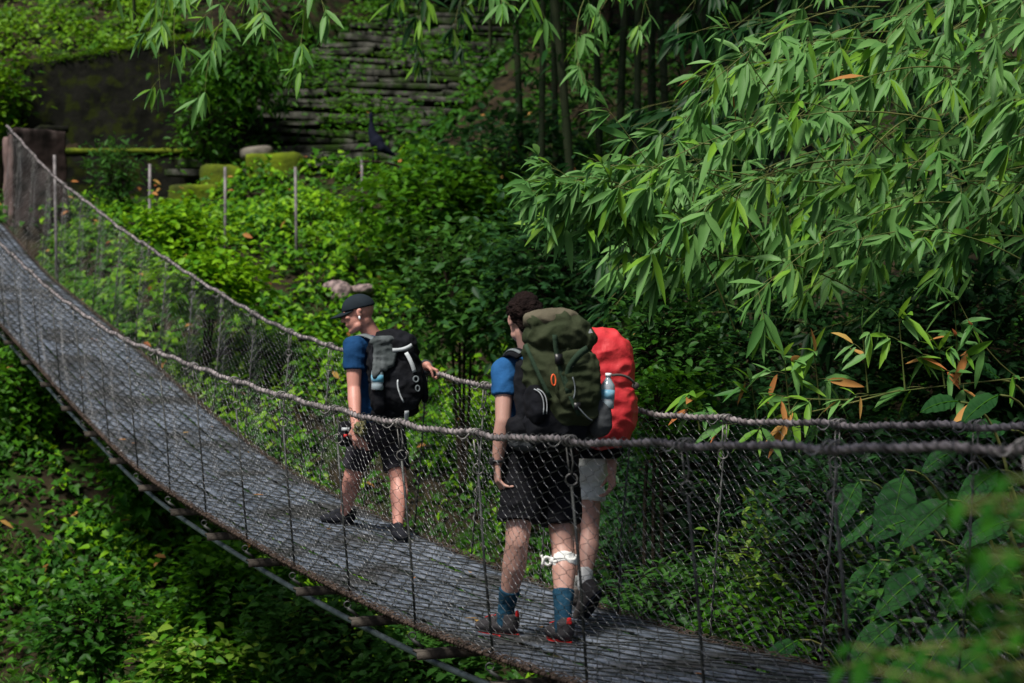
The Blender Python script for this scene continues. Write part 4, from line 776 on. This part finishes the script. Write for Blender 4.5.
# canopy trees above the frame that shade the bank
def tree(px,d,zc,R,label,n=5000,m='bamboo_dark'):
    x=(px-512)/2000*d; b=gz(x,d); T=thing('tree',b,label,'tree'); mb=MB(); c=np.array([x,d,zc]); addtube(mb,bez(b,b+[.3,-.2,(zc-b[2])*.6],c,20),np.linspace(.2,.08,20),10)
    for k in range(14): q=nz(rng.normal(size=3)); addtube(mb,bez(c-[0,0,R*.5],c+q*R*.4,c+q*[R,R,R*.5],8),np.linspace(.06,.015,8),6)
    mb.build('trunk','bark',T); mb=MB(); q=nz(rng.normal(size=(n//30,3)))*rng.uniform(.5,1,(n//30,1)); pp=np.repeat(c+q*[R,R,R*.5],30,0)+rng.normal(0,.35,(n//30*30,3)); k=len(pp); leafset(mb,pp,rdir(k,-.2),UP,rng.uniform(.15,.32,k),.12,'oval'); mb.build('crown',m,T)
tree(430,40,12.5,4.2,'tree rising out of frame above the top of the stone stairs',9000)
tree(600,36,11.5,3.6,'tree rising out of frame directly behind the dark bamboo stems',8000)
tree(760,31,10.2,3.6,'tree rising out of frame behind the large right hand bamboo',8000)
tree(300,42,13.5,3.6,'tree rising out of frame beyond the mossy wall, left of the stairs',6000)
def near_tree():  # out of view; crown placed so its shade falls on the near cables
    b=gz(-3.2,-.8); c=np.array([-.7,4.7,5.7]); T=thing('tree',b,'tall tree on the near bank shading the near end of the bridge','tree'); mb=MB(); addtube(mb,bez(b,[-3.0,-.2,4.5],c,24),np.linspace(.17,.06,24),10)
    for k in range(16): q=nz(rng.normal(size=3)); addtube(mb,bez(c-[.3,.6,.4],c+q*.8,c+q*[2.0,2.1,.9],8),np.linspace(.04,.008,8),6)
    mb.build('trunk','bark',T); n=230; q=nz(rng.normal(size=(n,3)))*rng.uniform(.4,1,(n,1)); pp=np.repeat(c+q*[2.0,2.2,.9],26,0)+rng.normal(0,.2,(n*26,3)); mb=MB(); leafset(mb,pp,rdir(n*26,-.2),UP,rng.uniform(.09,.17,n*26),.07,'oval'); mb.build('crown','shrub_mid',T)
near_tree()
# shrubs -------------------------------------------------------------------------
def sh(px,py,d,rx,ry,m,label,nt=60,nl=14,L=.10,W=.5,kind='oval',**kw):
    if kw.get('base',None) is None and 'gnd' in kw: kw.pop('gnd')
    bush('shrub',V(px,py,d),[rx/2000*d,max(rx,ry)/2000*d*.7,ry/2000*d],nt,nl,L,W,m,label,'shrub',kind,**kw)
# right side, behind the bridge
sh(668,352,14.6,50,62,'shrub_mid','round leaved shrub beside the red rain cover, under the bamboo',110,14,.085,.55)
sh(655,410,13.8,45,35,'cover_mid','small leafy shrub just above the far cable by the red cover',50,12,.08,.5)
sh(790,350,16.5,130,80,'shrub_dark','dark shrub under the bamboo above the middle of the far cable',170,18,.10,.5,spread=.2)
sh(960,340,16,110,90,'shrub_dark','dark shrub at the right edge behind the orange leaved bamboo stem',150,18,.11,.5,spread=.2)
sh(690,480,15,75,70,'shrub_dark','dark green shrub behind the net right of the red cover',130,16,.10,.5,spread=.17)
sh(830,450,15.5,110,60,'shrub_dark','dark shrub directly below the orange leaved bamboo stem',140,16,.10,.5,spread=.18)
sh(800,560,13.0,72,70,'shrub_lime','bushy shrub tipped with yellow green leaves behind the net',95,12,.085,.42,m2='shrub_mid',frac2=.55,shell=.5,kind='oval',updir=.5,spread=.08)
sh(680,605,13.2,70,42,'shrub_mid','low green plants growing over the far edge of the deck',80,12,.12,.32,kind='bamboo',spread=.1)
sh(760,625,12.6,60,32,'cover_mid','leafy low plant at the deck edge below the yellow tipped shrub',70,12,.10,.4,spread=.1)
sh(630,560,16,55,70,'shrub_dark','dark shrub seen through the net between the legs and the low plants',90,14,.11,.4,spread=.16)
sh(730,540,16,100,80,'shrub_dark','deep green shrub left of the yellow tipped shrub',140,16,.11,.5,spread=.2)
sh(815,500,12.6,40,30,'shrub_dark','dark small leaved shrub in front of the broad ribbed leaves',60,12,.09,.45,spread=.12)
sh(930,600,11.2,60,40,'shrub_mid','leafy shrub mixed in with the lowest broad ribbed leaves',60,12,.09,.45,spread=.12)
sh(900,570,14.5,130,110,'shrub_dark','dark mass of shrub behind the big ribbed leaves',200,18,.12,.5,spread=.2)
sh(560,275,20,60,70,'shrub_dark','dark shrub below the grove, above the nearest man',130,16,.13,.5,spread=.25)
sh(470,290,21.5,70,60,'shrub_mid','leafy shrub between the capped man and the nearest man',150,16,.12,.6,kind='heart',spread=.22)
sh(640,250,19,70,60,'shrub_dark','shrub in shade behind the left tips of the bamboo',110,16,.13,.5,spread=.25)
# far bank
sh(440,205,26.5,80,38,'cover_mid','broad heart leaved shrub below the dark culms',170,16,.13,.7,kind='heart',spread=.25)
sh(520,180,27,70,60,'shrub_dark','shaded shrub at the left foot of the bamboo grove',120,16,.15,.6,kind='heart',spread=.25)
sh(240,75,32.6,48,42,'cover_dark','leafy climber hanging over the right end of the mossy wall',120,13,.16,.4,spread=.3,droop=.4,updir=-.3,m2='cover_mid',frac2=.15,base=[-4.2,34,5.0],kind='oval',shell=.1)
sh(205,120,32,28,40,'cover_mid','smaller leafy climber hanging beside the mossy ledge',70,14,.13,.4,spread=.15,m2='cover_dark',frac2=.5,base=[-4.9,32.4,2.2])
sh(178,232,26.0,34,14,'cover_bright','bright green plants round the second metal post',80,14,.13,.6,kind='heart',spread=.18)
sh(112,170,30.5,22,26,'shrub_mid','small green plant growing in front of the mossy wall base',45,12,.15,.3,spread=.14)
sh(115,72,35,60,20,'shrub_lime','lime green leafy plant growing along the top of the mossy wall',90,14,.12,.55,spread=.16)
sh(210,280,24.0,45,22,'cover_bright','lush bright green plant above the middle of the far hand cable',120,14,.12,.7,kind='heart',spread=.18)
sh(-4,98,32.5,16,34,'grass_lit','bright leafy plant at the left edge beside the mossy wall',90,14,.13,.5,spread=.2)
# below the bridge
sh(150,470,21,40,40,'cover_mid','leafy plant below the cross beams in the lower left',90,14,.12,.7,kind='heart',spread=.16)
sh(240,600,18,60,50,'cover_mid','bright leaved plant at the bottom left centre, under the bridge',130,14,.11,.65,kind='heart',spread=.16)
sh(95,630,17.5,60,40,'cover_dark','dark leaved plant at the bottom left corner side',110,14,.11,.5,spread=.16)
sh(330,640,17,70,45,'shrub_mid','dense leafy plant under the support cable at the bottom',140,14,.11,.6,kind='heart',spread=.16,m2='shrub_lime',frac2=.05)
sh(430,670,16.5,60,30,'shrub_mid','leafy plant at the bottom edge beneath the two cross beams',100,14,.11,.6,spread=.14)
sh(200,665,16.8,50,22,'shrub_lime','pale yellow green plant cut by the bottom edge of the photo',70,12,.11,.7,kind='heart',spread=.12,m2='cover_mid',frac2=.6)
sh(20,385,23,35,30,'cover_mid','leafy plant at the left edge just below the bridge deck',70,14,.13,.5,spread=.18)
# big ribbed leaves
def bigleaf():
    T=thing('broad_leaf_plant',gz(3.4,13),'sapling with very large ribbed green leaves at the lower right','sapling'); lf=MB(); st=MB(); rs=MB(); root=gz(3.4,13)
    spec=[(1000,395,11.4,-.8,-.25,.36),(960,402,11.5,-1,.1,.34),(905,470,11.6,-.35,-1,.62),(950,500,11.2,-1,-.5,.46),(1000,470,11.5,-.9,-.4,.42),(880,560,11.4,-.7,-.8,.46),(930,570,11.0,-1,-.4,.48),(985,560,11.1,-.9,-.7,.48),(900,620,10.9,-1,-.5,.46),(960,620,10.8,-.8,-.7,.46),(1020,600,11,-1,-.3,.46),(1010,430,11.8,-.9,.2,.4),(1015,520,11.3,-1,-.1,.46),(860,480,11.9,-.6,-.8,.36),(800,640,11.2,-.9,-.3,.34),(910,520,11.5,-.9,-.1,.36),(960,450,11.7,-1,-.2,.34),(1010,555,10.9,-1,-.5,.42),(895,590,11.4,-.9,-.3,.38),(935,540,11.6,-.4,-.9,.5),(925,655,10.7,-.9,-.5,.44),(990,650,10.6,-1,-.4,.46),(875,515,11.9,-.9,-.4,.38),(1000,380,12.2,-.6,.5,.34)]
    P=[];D=[];L=[];N=[]
    for px,py,d,dx,dz,l in spec:
        b=V(px,py,d); P.append(b); D.append(nz([dx,-.35,dz])); L.append(l); N.append(nz([rng.normal(0,.2),-.65,.75])); addtube(st,bez(b+[.35,.25,-.5],b+[.25,.2,0],b,8),np.linspace(.012,.006,8),5)
        addtube(st,bez(root,[root[0],root[1]-.5,b[2]-1.2],b+[.35,.25,-.5],10),.016,6)
    P=np.array(P);D=nz(np.array(D));N=np.array(N);L=np.array(L)
    st.build('stem','green_twig',T); S=nz(np.cross(D,N)); Nn=np.cross(S,D)
    for i in range(len(P)):
        ks=np.linspace(0,1,27); l=L[i]*.78; w=l*.25*np.sin(np.pi*np.clip(ks,0,1)**.8)**.75; rows=[]
        for k,ww,z in zip(ks,w,np.arange(27)%4):
            c0=P[i]+D[i]*l*k-UP*.32*l*k*k; ru=(.011 if z in(0,) else (-.006 if z==2 else 0))
            for x in(-1,-.66,-.33,0,.33,.66,1): rows.append(c0+S[i]*ww*x+D[i]*abs(x)*l*.085*(1-k)+Nn[i]*(abs(x)*ww*.30-ww*.25*x*x+ru*(abs(x)>.1)*(abs(x)<.9)+.004*math.sin(k*31+x*3)))
        q=[[r*7+j,r*7+j+1,(r+1)*7+j+1,(r+1)*7+j] for r in range(26) for j in range(6)]; mb=MB().add(rows,q); lo=mb.build('big_leaf','big_leaf',T)
        mr=MB(); t=np.linspace(0,1,10)[:,None]; addtube(mr,P[i]+D[i]*l*t-UP*.32*l*t*t+Nn[i]*.003,np.linspace(.005,.002,10),5); mr.build('leaf_rib','cover_mid',lo)
    lf=MB(); leafset(lf,[V(985,405,11.5)],[[-1,-.3,-.35]],[[0,-.6,.8]],.22,.09,'big'); lf.build('dead_leaf','leaf_dry',T)
bigleaf()
# plants close to the camera at lower right (out of focus)
def fore(px0,py0,d,n,label,rx,ry,L=.13):
    c=V(px0,py0,d); root=gz(c[0]+.4,c[1]+.3); T=thing('leafy_plant',root,label,'plant'); st=MB(); lf=MB()
    for k in range(n):
        a=rng.uniform(0,6.28); q=math.sqrt(rng.random()); tip=V(px0+rx*q*math.cos(a),py0+ry*q*math.sin(a),d+rng.uniform(-.4,.4)); dr=nz(np.array([1,.1*rng.normal(),rng.uniform(-.5,.15)])); s0=tip+dr*rng.uniform(.3,.5); p=bez(s0,(s0+tip)/2+UP*.05,tip,9); addtube(st,p,.003,5); addtube(st,bez(root,[root[0],root[1],s0[2]-.4],s0,8),.005,5)
        for i in range(1,9):
            t=nz(p[min(i+1,8)]-p[i-1]); sd=nz(np.cross(t,UP))
            for sg in(-1,1): leafset(lf,[p[i]],[nz(t*.5+sd*sg+UP*rng.normal(0,.15))],[UP+rng.normal(0,.2,3)],L*rng.uniform(.6,1),L*.28,'oval',droop=.3)
    st.build('stem','green_twig',T); lf.build('foliage','fore_leaf',T)
fore(990,555,2.9,12,'blurred green fern like plant close to the camera at the right edge',60,95,.085)
fore(900,660,3.1,7,'blurred low green plant close to the camera at the bottom right',115,30,.075)

# ------------------------------------------------------------------ camera and light
cd=bpy.data.cameras.new('camera'); cam=bpy.data.objects.new('camera',cd); C.objects.link(cam); cam.location=(0,0,0); cam.rotation_euler=(math.pi/2,0,0)
cd.lens=36*F_PX/1024; cd.sensor_width=36; cd.clip_start=.1; cd.clip_end=600; cd.dof.use_dof=True; cd.dof.focus_distance=12.0; cd.dof.aperture_fstop=2.8
sc=bpy.context.scene; sc.camera=cam
w=bpy.data.worlds.new('World'); sc.world=w; w.use_nodes=True; nt=w.node_tree; bg=nt.nodes['Background']; sky=nt.nodes.new('ShaderNodeTexSky'); sky.sky_type='NISHITA'; sky.sun_disc=False
EL,AZ=math.radians(58),math.radians(215)   # azimuth clockwise from +Y: sun behind the camera, to the left
sky.sun_elevation=EL; sky.sun_rotation=AZ; sky.air_density=1.0; sky.dust_density=3.0; nt.links.new(sky.outputs[0],bg.inputs[0]); bg.inputs[1].default_value=.065
sl=bpy.data.lights.new('sun','SUN'); sl.energy=3.8; sl.angle=math.radians(12); sl.color=(1,.96,.88); so=bpy.data.objects.new('sun',sl); C.objects.link(so)
dv=Vector((math.sin(AZ)*math.cos(EL),math.cos(AZ)*math.cos(EL),math.sin(EL))); so.rotation_euler=(-dv).to_track_quat('-Z','Y').to_euler()
vs=sc.view_settings; vs.view_transform='Standard'; vs.look='None'; vs.exposure=.32; vs.gamma=1
sc.cycles.max_bounces=6; sc.cycles.diffuse_bounces=3; sc.cycles.transparent_max_bounces=6

# leaves and moss tufts lying on the stairs
def stair_litter():
    n=11000; Y=rng.uniform(31.8,41,n); X=stair_line(Y)+rng.uniform(-2.1,2.1,n); pz=np.sin(X*2.1+Y*1.3)+np.sin(Y*2.2-X); k=rng.random(n)<np.clip(.25+.4*pz,.03,1); X,Y=X[k],Y[k]; n=len(X); P=np.stack([X,Y,stair_z(Y)+rng.uniform(-.05,.22,n)],-1)
    mb=MB(); leafset(mb,P,rdir(n,.0),nz(np.array([0,-.5,1])+rng.normal(0,.3,(n,3))),rng.uniform(.06,.17,n),.06,'dia'); tag(mb.build('stair_weeds','cover_mid'),kind='stuff')
stair_litter()

def deck_leaves():
    n=16; s=rng.uniform(-1,14,n); t=rng.uniform(.05,1.15,n); P=DK(s,t,.016); mb=MB(); leafset(mb,P,rdir(n,0)*[1,1,.05],nz(np.array([0,0,1])+rng.normal(0,.2,(n,3))),rng.uniform(.04,.09,n),.03,'oval',droop=0)
    tag(mb.build('deck_litter','leaf_dry'),kind='stuff')
deck_leaves()
